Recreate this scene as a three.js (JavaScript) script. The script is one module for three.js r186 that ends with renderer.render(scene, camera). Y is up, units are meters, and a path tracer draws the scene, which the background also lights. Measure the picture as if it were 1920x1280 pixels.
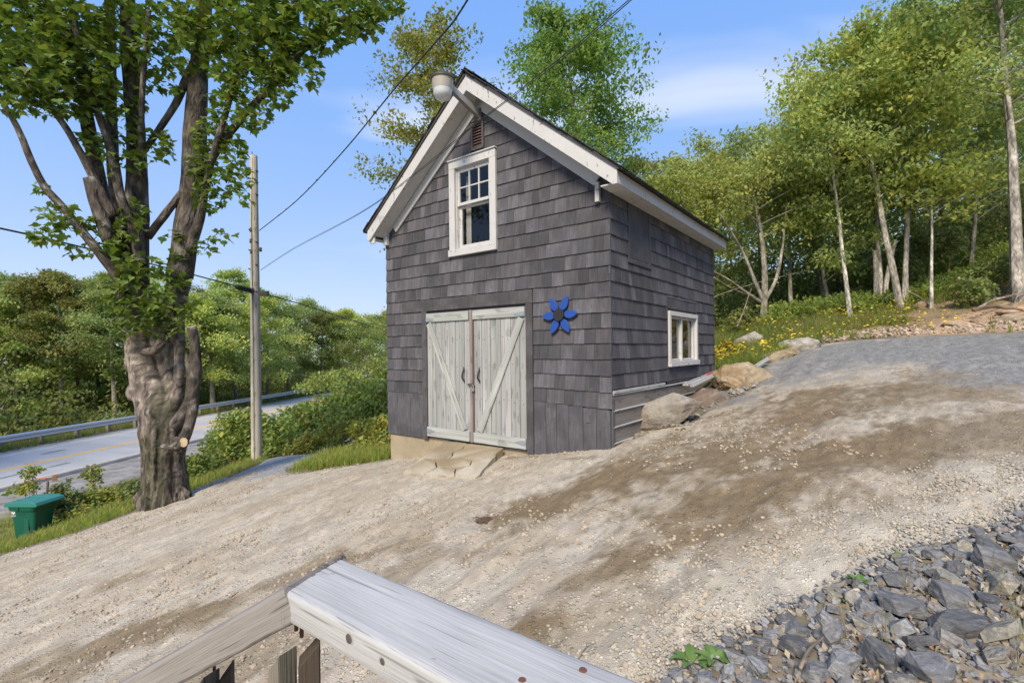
import * as THREE from 'three';
import { mergeGeometries, toCreasedNormals } from 'three/addons/utils/BufferGeometryUtils.js';
import { ConvexGeometry } from 'three/addons/geometries/ConvexGeometry.js';
import { RoundedBoxGeometry } from 'three/addons/geometries/RoundedBoxGeometry.js';

// ---------------------------------------------------------------- camera
const EY = 2.6, F = 921, V0 = 655.6, ROLL = 0.0109;          // eye height, focal length in photo pixels, horizon row, roll
const scene = new THREE.Scene();
const camera = new THREE.PerspectiveCamera(2 * Math.atan(640 / F) * 180 / Math.PI, 1.5, 0.05, 600);
camera.position.set(0, EY, 0); camera.rotation.z = -ROLL;
camera.setViewOffset(1920, 1280, 0, 640 - V0, 1920, 1280);
camera.updateProjectionMatrix();

// ---------------------------------------------------------------- noise
function mulberry(a) { return () => { a |= 0; a = a + 0x6D2B79F5 | 0; let t = Math.imul(a ^ a >>> 15, 1 | a); t = t + Math.imul(t ^ t >>> 7, 61 | t) ^ t; return ((t ^ t >>> 14) >>> 0) / 4294967296; }; }
let rnd = mulberry(7);
const rr = (a, b) => a + (b - a) * rnd();
const pick = a => a[Math.floor(rnd() * a.length)];
const clamp = (x, a = 0, b = 1) => Math.min(b, Math.max(a, x));
const mix = (a, b, t) => a + (b - a) * t;
const sstep = (a, b, x) => { const t = clamp((x - a) / (b - a)); return t * t * (3 - 2 * t); };
const h3 = (x, y, z) => { let n = Math.imul(x, 374761393) + Math.imul(y, 668265263) + Math.imul(z, 2147483647 ^ 0x5bd1e995) | 0; n = Math.imul(n ^ n >>> 13, 1274126177); n ^= n >>> 16; return (n >>> 0) / 4294967296; };
function vn3(x, y, z) {
  const xi = Math.floor(x), yi = Math.floor(y), zi = Math.floor(z); let u = x - xi, v = y - yi, w = z - zi;
  u = u * u * (3 - 2 * u); v = v * v * (3 - 2 * v); w = w * w * (3 - 2 * w);
  const L = (a, b, t) => a + (b - a) * t;
  return L(L(L(h3(xi, yi, zi), h3(xi + 1, yi, zi), u), L(h3(xi, yi + 1, zi), h3(xi + 1, yi + 1, zi), u), v),
    L(L(h3(xi, yi, zi + 1), h3(xi + 1, yi, zi + 1), u), L(h3(xi, yi + 1, zi + 1), h3(xi + 1, yi + 1, zi + 1), u), v), w);
}
function fbm3(x, y, z, o = 4) { let s = 0, a = .5, f = 1; for (let i = 0; i < o; i++) { s += a * vn3(x * f, y * f, z * f); a *= .5; f *= 2.03; } return s / (1 - Math.pow(.5, o)); }
function pn2(x, y, px, py, seed = 0) {                                         // periodic value noise
  const xi = Math.floor(x), yi = Math.floor(y); let u = x - xi, v = y - yi; u = u * u * (3 - 2 * u); v = v * v * (3 - 2 * v);
  const m = (a, p) => ((a % p) + p) % p, X0 = m(xi, px), X1 = m(xi + 1, px), Y0 = m(yi, py), Y1 = m(yi + 1, py);
  return mix(mix(h3(X0, Y0, seed), h3(X1, Y0, seed), u), mix(h3(X0, Y1, seed), h3(X1, Y1, seed), u), v);
}
function pf2(u, v, px, py, o = 4, seed = 0) { let s = 0, a = .5; for (let i = 0; i < o; i++) { s += a * pn2(u * px, v * py, px, py, seed + i * 17); a *= .5; px *= 2; py *= 2; } return s / (1 - Math.pow(.5, o)); }

// ---------------------------------------------------------------- sky, sun, exposure
{
  const W = 2048, H = 1024, data = new Float32Array(W * H * 4);
  for (let j = 0; j < H; j++) for (let i = 0; i < W; i++) {
    const el = ((j + .5) / H - .5) * Math.PI, az = ((i + .5) / W - .5) * 2 * Math.PI;
    const y = Math.sin(el), cx = Math.cos(el) * Math.cos(az), cz = Math.cos(el) * Math.sin(az), t = Math.max(0, y);
    const k1 = Math.exp(-t * 5.5), k2 = Math.exp(-t * 1.9);
    let c = [0.060 + .17 * k2 + .33 * k1, 0.205 + .21 * k2 + .22 * k1, 0.61 + .08 * k2 + .02 * k1];
    const d = 1 / (t + .22), X = cx * d - 23.5, Z = cz * d + 11.07;                          // thin streaky cirrus on a flat layer
    const warp = fbm3(X * .8 + 9, Z * .8, 4.2, 3) * 1.6;
    const streak = fbm3(X * .9 + warp, Z * 2.6 + warp * .6, 1.7, 5), patch = fbm3(X * .55 - 3.1, Z * .55 + 2.4, 7.7, 3);
    const m = clamp(sstep(.48, .82, streak) * .75 * sstep(.42, .64, patch) + .04);
    const w = [.66, .68, .71];
    c = c.map((v, q) => mix(v, w[q], m * (1 - k1 * .6)));
    if (y < 0) c = [.30, .33, .31];
    const o = (j * W + i) * 4; data[o] = c[0]; data[o + 1] = c[1]; data[o + 2] = c[2]; data[o + 3] = 1;
  }
  const sky = new THREE.DataTexture(data, W, H, THREE.RGBAFormat, THREE.FloatType);
  sky.mapping = THREE.EquirectangularReflectionMapping; sky.magFilter = THREE.LinearFilter; sky.minFilter = THREE.LinearFilter; sky.needsUpdate = true;
  scene.background = sky; scene.environment = sky;
}
const sun = new THREE.DirectionalLight(new THREE.Color().setRGB(1, .89, .71), 3.6);
sun.position.set(-14, 44, 40); sun.target.position.set(0, 0, -8); sun.castShadow = true; sun.shadow.radius = 34;
sun.shadow.mapSize.set(2048, 2048); Object.assign(sun.shadow.camera, { left: -45, right: 45, top: 45, bottom: -45, near: 1, far: 200 });
scene.add(sun, sun.target);
const EXPOSURE = 1.52;

// ---------------------------------------------------------------- helpers: placing
const CR = Math.cos(ROLL), SR = Math.sin(ROLL);
const V = (x, y, z) => new THREE.Vector3(x, y, z);
function ray(px, py) { const u = px - 960, v = V0 - py; return V((CR * u + SR * v) / F, (-SR * u + CR * v) / F, -1); }
const P = (px, py, d) => { const r = ray(px, py).multiplyScalar(d); r.y += EY; return r; };
const YAW = .6495, SHED = V(1.2, EY + 1.778, -5.977);           // the shed's near corner at its reference shingle course
const H = (x, y, z) => V(x, y, z).applyAxisAngle(V(0, 1, 0), -YAW).add(SHED);

// ---------------------------------------------------------------- helpers: objects
const used = {};
function numbered(n) { if (!(n in used)) { used[n] = 0; return n; } used[n]++; return n + '_' + String(used[n]).padStart(3, '0'); }
function tag(o, label, category, group, kind) { o.userData.label = label; if (category) o.userData.category = category; if (group) o.userData.group = group; if (kind) o.userData.kind = kind; return o; }
function thing(name, label, category, pos = [0, 0, 0], turn = 0, group) {
  const o = new THREE.Group(); o.name = numbered(name); o.position.set(...(pos.isVector3 ? pos.toArray() : pos)); o.rotation.y = turn; scene.add(o);
  return tag(o, label, category, group);
}
function part(name, geo, mat, parent, pos, rot) {
  const m = new THREE.Mesh(geo, mat); m.name = parent === scene ? numbered(name) : name; m.castShadow = m.receiveShadow = true;
  if (pos) m.position.set(...pos); if (rot) m.rotation.set(...rot);
  parent.add(m); return m;
}
function structure(name, geo, mat, label) { const m = part(name, geo, mat, scene); m.userData.kind = 'structure'; if (label) m.userData.label = label; return m; }
function copies(name, geo, mat, mats, cols, parent) {
  const m = new THREE.InstancedMesh(geo, mat, mats.length); m.name = parent === scene ? numbered(name) : name; m.castShadow = m.receiveShadow = true;
  mats.forEach((q, i) => { m.setMatrixAt(i, q); if (cols) m.setColorAt(i, cols[i]); });
  m.userData.kind = 'stuff'; parent.add(m); return m;
}
const M4 = (p, q, s) => new THREE.Matrix4().compose(p, q, s.isVector3 ? s : V(s, s, s));
const Q = (x, y, z, o = 'YXZ') => new THREE.Quaternion().setFromEuler(new THREE.Euler(x, y, z, o));
const C = (r, g, b) => new THREE.Color().setRGB(r, g, b);

// ---------------------------------------------------------------- helpers: geometry
function metreUV(g, ou = 0, ov = 0) {                              // box-projected uv in metres, v along y (or along z on faces that look up)
  const p = g.attributes.position, n = g.attributes.normal, uv = new Float32Array(p.count * 2);
  for (let i = 0; i < p.count; i++) {
    const ax = Math.abs(n.getX(i)), ay = Math.abs(n.getY(i)), az = Math.abs(n.getZ(i));
    let a, b; if (ax > ay && ax > az) { a = p.getZ(i); b = p.getY(i); } else if (az >= ay) { a = p.getX(i); b = p.getY(i); } else { a = p.getX(i); b = p.getZ(i); }
    uv[2 * i] = a + ou; uv[2 * i + 1] = b + ov;
  }
  g.setAttribute('uv', new THREE.BufferAttribute(uv, 2)); return g;
}
// a board: width x, length y (grain), thickness z, chamfered
function board(w, l, t, r = .003, seed = rnd() * 50) {
  const g = r > 0 ? new RoundedBoxGeometry(w, l, t, 1, Math.min(r, t * .4, w * .4)) : new THREE.BoxGeometry(w, l, t);
  return metreUV(g, seed, seed * 1.7);
}
function tf(g, pos, rot, s) { const m = new THREE.Matrix4().compose(V(...pos), rot ? Q(...rot, 'XYZ') : new THREE.Quaternion(), s ? V(...s) : V(1, 1, 1)); g.applyMatrix4(m); return g; }
function merge(list) { return mergeGeometries(list.map(g => { const q = g.index ? g.toNonIndexed() : g; for (const k of Object.keys(q.attributes)) if (!['position', 'normal', 'uv', 'color'].includes(k)) q.deleteAttribute(k); return q; })); }
// board from a to b (world or local points)
function beam(a, b, w, t, up = V(0, 1, 0), r = .003) {
  const d = b.clone().sub(a), L = d.length(); d.normalize(); const z = up.clone().sub(d.clone().multiplyScalar(up.dot(d))).normalize(), x = d.clone().cross(z);
  const g = board(w, L, t, r); g.applyMatrix4(new THREE.Matrix4().makeBasis(x, d, z).setPosition(a.clone().add(b).multiplyScalar(.5))); return g;
}
// tube of changing radius along points
function tube(pts, rad, seg = 8, per = 4, rough = 0, caps = true) {
  const cv = new THREE.CatmullRomCurve3(pts, false, 'centripetal'), n = (pts.length - 1) * per, pos = [], uv = [], idx = [], fr = cv.computeFrenetFrames(n, false);
  let len = 0, last = null;
  for (let i = 0; i <= n; i++) {
    const t = i / n, c = cv.getPoint(t), k = t * (pts.length - 1), k0 = Math.min(pts.length - 2, Math.floor(k)), r0 = Array.isArray(rad) ? mix(rad[k0], rad[k0 + 1], k - k0) : rad;
    if (last) len += c.distanceTo(last); last = c;
    const tan = cv.getTangent(t), N = fr.normals[i] || V(1, 0, 0), B = tan.clone().cross(N);
    for (let j = 0; j <= seg; j++) {
      const a = j / seg * 2 * Math.PI, d = N.clone().multiplyScalar(Math.cos(a)).add(B.clone().multiplyScalar(Math.sin(a)));
      let r = r0; if (rough) { const q = c.clone().add(d.clone().multiplyScalar(r0)); r *= 1 + rough * (fbm3(q.x * 6 + 40, q.y * 2.2, q.z * 6, 3) - .5) * 2; }
      pos.push(c.x + d.x * r, c.y + d.y * r, c.z + d.z * r); uv.push(j / seg * Math.max(.05, Math.round(r0 * 6.28 * 10) / 10), len);
    }
  }
  for (let i = 0; i < n; i++) for (let j = 0; j < seg; j++) { const a = i * (seg + 1) + j, b = a + seg + 1; idx.push(a, a + 1, b, b, a + 1, b + 1); }
  if (caps) for (const [e, s] of [[0, -1], [n, 1]]) {
    const o = pos.length / 3, base = e * (seg + 1), c = cv.getPoint(e / n); pos.push(c.x, c.y, c.z); uv.push(0, 0);
    for (let j = 0; j < seg; j++) s < 0 ? idx.push(o, base + j + 1, base + j) : idx.push(o, base + j, base + j + 1);
  }
  const g = new THREE.BufferGeometry(); g.setAttribute('position', new THREE.Float32BufferAttribute(pos, 3)); g.setAttribute('uv', new THREE.Float32BufferAttribute(uv, 2)); g.setIndex(idx); g.computeVertexNormals(); return g;
}
// surface nets: closed surface where f(x,y,z) < 0
function surfaceNet(f, lo, hi, s) {
  const n = [0, 1, 2].map(k => Math.ceil((hi[k] - lo[k]) / s) + 1), [nx, ny, nz] = n, val = new Float32Array(nx * ny * nz), I = (x, y, z) => (z * ny + y) * nx + x;
  for (let z = 0; z < nz; z++) for (let y = 0; y < ny; y++) for (let x = 0; x < nx; x++) val[I(x, y, z)] = f(lo[0] + x * s, lo[1] + y * s, lo[2] + z * s);
  const vid = new Int32Array(nx * ny * nz).fill(-1), pos = [], idx = [];
  for (let z = 0; z < nz - 1; z++) for (let y = 0; y < ny - 1; y++) for (let x = 0; x < nx - 1; x++) {
    let c = 0, sx = 0, sy = 0, sz = 0, m = 0; const v = [];
    for (let k = 0; k < 8; k++) { v[k] = val[I(x + (k & 1), y + (k >> 1 & 1), z + (k >> 2))]; if (v[k] < 0) m++; }
    if (m === 0 || m === 8) continue;
    for (const [a, b] of [[0, 1], [2, 3], [4, 5], [6, 7], [0, 2], [1, 3], [4, 6], [5, 7], [0, 4], [1, 5], [2, 6], [3, 7]]) if ((v[a] < 0) !== (v[b] < 0)) {
      const t = v[a] / (v[a] - v[b]); sx += mix(a & 1, b & 1, t); sy += mix(a >> 1 & 1, b >> 1 & 1, t); sz += mix(a >> 2, b >> 2, t); c++;
    }
    vid[I(x, y, z)] = pos.length / 3; pos.push(lo[0] + (x + sx / c) * s, lo[1] + (y + sy / c) * s, lo[2] + (z + sz / c) * s);
  }
  for (let z = 1; z < nz - 1; z++) for (let y = 1; y < ny - 1; y++) for (let x = 1; x < nx - 1; x++) {
    const a = val[I(x, y, z)] < 0;
    for (const [ax, b, q] of [[[1, 0, 0], [0, 1, 0], [0, 0, 1]], [[0, 1, 0], [0, 0, 1], [1, 0, 0]], [[0, 0, 1], [1, 0, 0], [0, 1, 0]]]) {
      if ((val[I(x + ax[0], y + ax[1], z + ax[2])] < 0) === a) continue;
      const A = vid[I(x, y, z)], B = vid[I(x - b[0], y - b[1], z - b[2])], Cc = vid[I(x - b[0] - q[0], y - b[1] - q[1], z - b[2] - q[2])], D = vid[I(x - q[0], y - q[1], z - q[2])];
      if (A < 0 || B < 0 || Cc < 0 || D < 0) continue;
      a ? idx.push(A, B, Cc, A, Cc, D) : idx.push(A, Cc, B, A, D, Cc);
    }
  }
  const g = new THREE.BufferGeometry(); g.setAttribute('position', new THREE.Float32BufferAttribute(pos, 3)); g.setIndex(idx); g.computeVertexNormals(); return g;
}
function tint(g, fn) { const p = g.attributes.position, c = new Float32Array(p.count * 3); for (let i = 0; i < p.count; i++) { const q = fn(p.getX(i), p.getY(i), p.getZ(i), i); c[3 * i] = q[0]; c[3 * i + 1] = q[1]; c[3 * i + 2] = q[2]; } g.setAttribute('color', new THREE.BufferAttribute(c, 3)); return g; }

// ---------------------------------------------------------------- textures
function texture(w, h, fn, srgb, rep = [1, 1]) {
  const d = new Uint8Array(w * h * 4);
  for (let j = 0; j < h; j++) for (let i = 0; i < w; i++) { const c = fn((i + .5) / w, (j + .5) / h), o = (j * w + i) * 4; for (let k = 0; k < 3; k++) { const v = clamp(Array.isArray(c) ? c[k] : c); d[o + k] = 255 * (srgb ? Math.pow(v, 1 / 2.2) : v); } d[o + 3] = 255; }
  const t = new THREE.DataTexture(d, w, h); t.wrapS = t.wrapT = THREE.RepeatWrapping; t.magFilter = THREE.LinearFilter; t.minFilter = THREE.LinearMipmapLinearFilter; t.generateMipmaps = true;
  if (srgb) t.colorSpace = THREE.SRGBColorSpace; t.repeat.set(...rep); t.needsUpdate = true; return t;
}
const grainF = (u, v, s = 0) => { const w = pf2(u, v, 3, 2, 2, 90 + s) * .10; return .6 * pf2(u + w, v, 48, 2, 3, 11 + s) + .4 * pf2(u + w * .5, v, 160, 5, 2, 31 + s); };
// painted cedar: faint vertical grain, worn streaks
const T = {};
T.cedar = texture(512, 512, (u, v) => { const g = grainF(u, v), b = pf2(u, v, 6, 5, 4, 3), wear = sstep(.56, .76, pf2(u, v, 40, 6, 3, 5)) * sstep(.42, .62, b); const k = .74 + .55 * (g - .5) + .50 * (b - .5); return [k + wear * .42, k + wear * .39, k + wear * .41]; }, true, [1.3, 1.3]);
T.cedarB = texture(512, 512, (u, v) => grainF(u, v) * .8 + .2 * pf2(u, v, 60, 60, 2, 8), false, [1.3, 1.3]);
// weathered, once painted boards
T.weather = texture(512, 1024, (u, v) => {
  const g = grainF(u, v, 200), b = pf2(u, v, 9, 2, 4, 63), st = sstep(.52, .74, pf2(u, v, 26, 2, 3, 77)); let k = .80 + .40 * (g - .5) + .26 * (b - .5);
  const knot = sstep(.80, .86, pf2(u, v, 24, 10, 1, 19)), green = sstep(.5, .75, pf2(u, v, 8, 2, 3, 41)) * .05;
  k -= knot * .2; return [k - st * .09 - green, k - st * .09 - green * .4, k - st * .095 - green * .7];
}, true, [1, .6]);
T.weatherB = texture(512, 1024, (u, v) => grainF(u, v, 200), false, [1, .6]);
// old grey bare wood of the railing: strong raised grain
T.bare = texture(1024, 1024, (u, v) => {
  const w = (pf2(u, v, 2, 1, 3, 55) - .5) * .10, rings = pf2(u + w, v, 64, 2, 2, 59), g = pf2(u + w, v, 220, 12, 3, 71), b = pf2(u, v, 5, 4, 4, 65);
  const stain = sstep(.60, .78, pf2(u, v, 14, 3, 4, 67)) * sstep(.52, .66, pf2(u, v, 3, 3, 2, 83)), crack = sstep(.76, .84, pf2(u + w, v, 90, 5, 2, 101));
  const k = .84 + .13 * (rings - .5) + .26 * (g - .5) + .26 * (b - .5) - stain * .42 - crack * .34; return [k, k * .995, k * (.985 + stain * .02)];
}, true, [2.4, 1.2]);
T.bareB = texture(1024, 1024, (u, v) => { const w = (pf2(u, v, 2, 1, 3, 55) - .5) * .10; return .5 + .16 * (pf2(u + w, v, 64, 2, 2, 59) - .5) + .4 * (pf2(u + w, v, 220, 12, 3, 71) - .5) - .4 * sstep(.83, .90, pf2(u + w, v, 90, 3, 2, 101)); }, false, [2.4, 1.2]);
// white trim paint, scuffed
T.paint = texture(512, 512, (u, v) => { const b = pf2(u, v, 5, 5, 4, 4), f = pf2(u, v, 120, 12, 2, 9), chip = sstep(.73, .77, pf2(u, v, 30, 14, 4, 15)); const k = .93 + .12 * (b - .5) + .05 * (f - .5); return [mix(k, .33, chip * .8), mix(k * .995, .30, chip * .8), mix(k * .985, .27, chip * .8)]; }, true);
// gravel: pebbles of two sizes in dust; tile 1.2 m
{
  const N = 1024, cells = (n, seed) => (u, v) => {
    const x = u * n, y = v * n, xi = Math.floor(x), yi = Math.floor(y); let b = 9, b2 = 9, id = 0;
    for (let j = -1; j < 2; j++) for (let i = -1; i < 2; i++) { const cx = xi + i, cy = yi + j, mx = ((cx % n) + n) % n, my = ((cy % n) + n) % n, dx = cx + h3(mx, my, seed) - x, dy = cy + h3(mx, my, seed + 1) - y, d = Math.sqrt(dx * dx + dy * dy); if (d < b) { b2 = b; b = d; id = h3(mx, my, seed + 2); } else if (d < b2) b2 = d; }
    return [b, b2 - b, id];
  };
  const big = cells(56, 3), small = cells(150, 9), hgt = new Float32Array(N * N), val = new Float32Array(N * N * 3);
  for (let j = 0; j < N; j++) for (let i = 0; i < N; i++) {
    const u = (i + .5) / N, v = (j + .5) / N, A = big(u, v), B = small(u, v), dust = pf2(u, v, 7, 7, 5, 21);
    const here = A[2] > .86 - .26 * dust ? sstep(.05, .32, A[1]) : 0, s = sstep(.02, .3, B[1]);
    const h = Math.max(here * (.55 + .45 * A[2]) * (1 - .5 * A[0]), s * .32 * B[2] + .12 * dust), o = j * N + i; hgt[o] = h;
    const tone = here > .4 ? .72 + .55 * h3(Math.floor(A[2] * 9999), 1, 2) : .78 + .34 * B[2] + .22 * (dust - .5), hue = here > .4 ? h3(Math.floor(A[2] * 9999), 3, 5) - .5 : (B[2] - .5) * .3;
    val[3 * o] = tone * (1 + .07 * hue); val[3 * o + 1] = tone; val[3 * o + 2] = tone * (1 - .10 * hue);
  }
  const at = (a, s, u, v) => a[(Math.floor(v * N) * N + Math.floor(u * N)) * s];
  T.gravel = texture(N, N, (u, v) => { const o = (Math.floor(v * N) * N + Math.floor(u * N)) * 3; return [val[o] * .72, val[o + 1] * .72, val[o + 2] * .72]; }, true, [1 / 1.2, 1 / 1.2]);
  T.gravelB = texture(N, N, (u, v) => at(hgt, 1, u, v), false, [1 / 1.2, 1 / 1.2]);
}
T.soil = texture(512, 512, (u, v) => { const k = .7 + .7 * (pf2(u, v, 8, 8, 6, 5) - .5) + .3 * (pf2(u, v, 90, 90, 2, 6) - .5); return [k, k * .99, k * .96]; }, true, [.4, .4]);
T.asphalt = texture(512, 512, (u, v) => { const k = .82 + .25 * (pf2(u, v, 90, 90, 3, 5) - .5) + .22 * (pf2(u, v, 3, 5, 4, 6) - .5); return [k, k, k]; }, true, [.25, .25]);
T.bark = texture(512, 512, (u, v) => { const w = (pf2(u, v, 4, 4, 3, 2) - .5) * .2, r = pf2(u + w, v, 22, 5, 4, 13), l = sstep(.58, .72, pf2(u, v, 9, 9, 4, 33)); const k = .45 + 1.1 * (r - .42) + l * .28; return [k, k * .98, k * .94]; }, true, [1.2, 1.2]);
T.barkB = texture(512, 512, (u, v) => { const w = (pf2(u, v, 4, 4, 3, 2) - .5) * .2; return pf2(u + w, v, 22, 5, 4, 13); }, false, [1.2, 1.2]);
T.slate = texture(512, 512, (u, v) => { const w = pf2(u, v, 4, 4, 4, 3) * .5, a = Math.abs(pf2(u + w, v, 7, 5, 3, 23) - .5), b = Math.abs(pf2(u, v + w, 6, 9, 3, 29) - .5), vein = Math.max(1 - sstep(.004, .022, a), (1 - sstep(.002, .014, b)) * .8) * sstep(.40, .58, pf2(u, v, 6, 6, 3, 37)), k = .62 + .55 * (pf2(u, v, 10, 16, 5, 41) - .5); const dust = sstep(.55, .75, pf2(u, v, 12, 12, 5, 47)) * .22; return [k + vein * .55 + dust, k + vein * .55 + dust, k + vein * .52 + dust * .9]; }, true, [2.6, 2.6]);
T.slateB = texture(512, 512, (u, v) => pf2(u, v, 8, 20, 6, 41), false, [2.6, 2.6]);
T.granite = texture(512, 512, (u, v) => { const s = pf2(u, v, 120, 120, 2, 3), b = pf2(u, v, 5, 5, 5, 8), k = .72 + .5 * (b - .5) + .45 * (s - .5); return [k, k * .985, k * .95]; }, true, [1.2, 1.2]);
T.concrete = texture(512, 512, (u, v) => { const s = pf2(u, v, 100, 100, 3, 3), b = pf2(u, v, 4, 4, 5, 18), pit = sstep(.70, .78, pf2(u, v, 60, 60, 2, 28)); const k = .84 + .4 * (b - .5) + .22 * (s - .5) - pit * .14; return [k, k * .98, k * .94]; }, true, [.9, .9]);
const std = (c, o = {}) => new THREE.MeshStandardMaterial({ color: Array.isArray(c) ? C(...c) : c, roughness: .9, ...o });

// ================================================================ terrain
const ROADY = EY - 4.9;
const ctl = [
  H(0, -2.99, .05), H(-1.14, -3.2, .05), H(-2.2, -3.36, .1), H(-4.2, -3.65, .05), H(-2.56, -3.46, .95), H(-1.4, -3.36, .95), H(0, -2.90, -1.15), H(0, -2.55, -3.2), H(.1, -2.25, -4.7), H(-4.3, -3.65, -2.2), H(-4.4, -3.6, -5), H(-2, -2.8, -5.5),
  P(310, 942, 9.5), P(55, 1006, 12.3), P(481, 862, 15), P(0, 1040, 9.0), P(0, 1280, 3.57), P(960, 1280, 2.33), P(1920, 1280, 1.74), P(1920, 960, 2.8), P(1920, 800, 3.9), P(1920, 700, 5.6), P(1920, 622, 10), P(1700, 632, 11), P(1530, 645, 12), P(1700, 760, 5.1), P(1500, 700, 7.8), P(640, 850, 11.5),
  P(1430, 607, 17), P(1350, 645, 15), P(1600, 590, 16), P(1690, 575, 17), P(1910, 545, 14), P(1905, 600, 11.6), P(1800, 590, 13.5), P(1880, 468, 20), P(1760, 525, 20), P(1660, 560, 20), P(1560, 578, 21), P(1500, 565, 32),
  V(7, EY - 1.5, -60), V(40, EY + 9, -40), V(30, EY + 8, -20), V(20, EY + 2.5, -6), V(14, EY + 1, 4), V(60, EY + 12, -80), V(20, EY + 2.0, -90),
  V(-6, EY - 2.9, 5), V(0, EY - 1.75, 4), V(6, EY - .6, 4), V(0, EY - 1.9, 14), V(-14, EY - 4.2, 8), V(-12, EY - 4.4, -24), V(-10, EY - 4.4, -34), V(-4, EY - 4.0, -40), V(-3, EY - 4.2, -75), V(-5, EY - 4.05, -19),
];
const tps = (() => {
  const n = ctl.length, N = n + 3, A = [], b = [], U = r2 => r2 < 1e-9 ? 0 : r2 * Math.log(r2) * .5;
  for (let i = 0; i < N; i++) A.push(new Float64Array(N + 1));
  for (let i = 0; i < n; i++) { for (let j = 0; j < n; j++) A[i][j] = U((ctl[i].x - ctl[j].x) ** 2 + (ctl[i].z - ctl[j].z) ** 2) + (i === j ? .15 : 0); [1, ctl[i].x, ctl[i].z].forEach((v, k) => { A[i][n + k] = v; A[n + k][i] = v; }); A[i][N] = ctl[i].y; }
  for (let c = 0; c < N; c++) { let p = c; for (let r = c + 1; r < N; r++) if (Math.abs(A[r][c]) > Math.abs(A[p][c])) p = r; [A[c], A[p]] = [A[p], A[c]]; for (let r = 0; r < N; r++) if (r !== c) { const f = A[r][c] / A[c][c]; if (f) for (let k = c; k <= N; k++) A[r][k] -= f * A[c][k]; } }
  const w = A.map((r, i) => r[N] / r[i]);
  return (x, z) => { let h = w[n] + w[n + 1] * x + w[n + 2] * z; for (let i = 0; i < n; i++) h += w[i] * U((x - ctl[i].x) ** 2 + (z - ctl[i].z) ** 2); return h; };
})();
const roadS = (x, z) => -.9952 * x - .0975 * z;                     // metres to the left of the camera, across the road
const roadAt = (s, t, y = 0) => V(-.9952 * s + .0975 * t, ROADY + y, -.0975 * s - .9952 * t);
function groundH(x, z) {
  const s = roadS(x, z); let h = s > 18.5 ? ROADY : mix(tps(x, z), ROADY, sstep(12.8, 17.6, s));
  if (s > 28.6) h = ROADY - .8 * sstep(28.8, 33, s) + .6 * (fbm3(x * .08, 3, z * .08, 3) - .5) * sstep(30, 40, s);
  return h - (s > 20.2 && s < 27.6 ? .03 : 0);
}
function G(px, py, lift = 0) {                                     // where the sight line through a photo pixel meets the ground
  const r = ray(px, py); let a = .4, b = a;
  for (let i = 0; i < 600; i++) { const y = EY + r.y * b; if (y < groundH(r.x * b, r.z * b)) break; a = b; b += .02 + b * .02; if (b > 200) break; }
  for (let i = 0; i < 30; i++) { const m = (a + b) / 2; EY + r.y * m < groundH(r.x * m, r.z * m) ? b = m : a = m; }
  return V(r.x * b, groundH(r.x * b, r.z * b) + lift, r.z * b);
}
const onGround = (x, z, l = 0) => V(x, groundH(x, z) + l, z);
const xz = v => [v.x, v.z];
const inPoly = (x, z, p) => { let c = false; for (let i = 0, j = p.length - 1; i < p.length; j = i++) if ((p[i][1] > z) !== (p[j][1] > z) && x < (p[j][0] - p[i][0]) * (z - p[i][1]) / (p[j][1] - p[i][1]) + p[i][0]) c = !c; return c; };
const segD = (x, z, a, b) => { const dx = b[0] - a[0], dz = b[1] - a[1], t = clamp(((x - a[0]) * dx + (z - a[1]) * dz) / (dx * dx + dz * dz + 1e-9)); return [Math.hypot(x - a[0] - t * dx, z - a[1] - t * dz), t]; };
const polyD = (x, z, p) => { let d = 1e9; for (let i = 0, j = p.length - 1; i < p.length; j = i++) d = Math.min(d, segD(x, z, p[i], p[j])[0]); return inPoly(x, z, p) ? d : -d; };
const drivePoly = [
  ...[[-120, 1100], [0, 1040], [140, 1000], [280, 948], [345, 925], [420, 895], [480, 885], [560, 886], [640, 874]].map(q => xz(G(...q))),
  xz(H(-4.2, 0, .08)), xz(H(-4.0, 0, -.5)), xz(H(-.3, 0, -.5)), xz(H(-.1, 0, -.9)), xz(H(.45, 0, -1.2)), xz(H(1.0, 0, -3)), xz(P(1440, 690, 9.4)), xz(P(1530, 645, 12)), xz(P(1600, 637, 11.7)), xz(P(1700, 632, 11)), xz(P(1800, 627, 10.5)), xz(P(1920, 622, 10)), [15, -8.6], [15, -4],
  ...[[1990, 940], [1920, 973], [1850, 1004], [1700, 1050], [1560, 1112], [1400, 1197], [1310, 1243], [1250, 1295]].map(q => xz(G(...q))), [.55, -1], [.2, 3], [-9, 3], [-12, -3],
];
const pathPoly = [[405, 905], [430, 893], [480, 872], [540, 853], [600, 832], [660, 808], [690, 800], [690, 815], [665, 826], [620, 851], [570, 871], [515, 892], [450, 905]].map(q => xz(G(...q)));
const rockPoly = [...[[1990, 935], [1920, 968], [1850, 1000], [1700, 1045], [1560, 1108], [1400, 1192], [1310, 1238], [1250, 1290]].map(q => xz(G(...q))), [.62, -1.1], [2.2, -.9], [4.2, -2.2]];
const shedPoly = [xz(H(-4.2, 0, 0)), xz(H(0, 0, 0)), xz(H(0, 0, -4.55)), xz(H(-4.2, 0, -4.55))];

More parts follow.
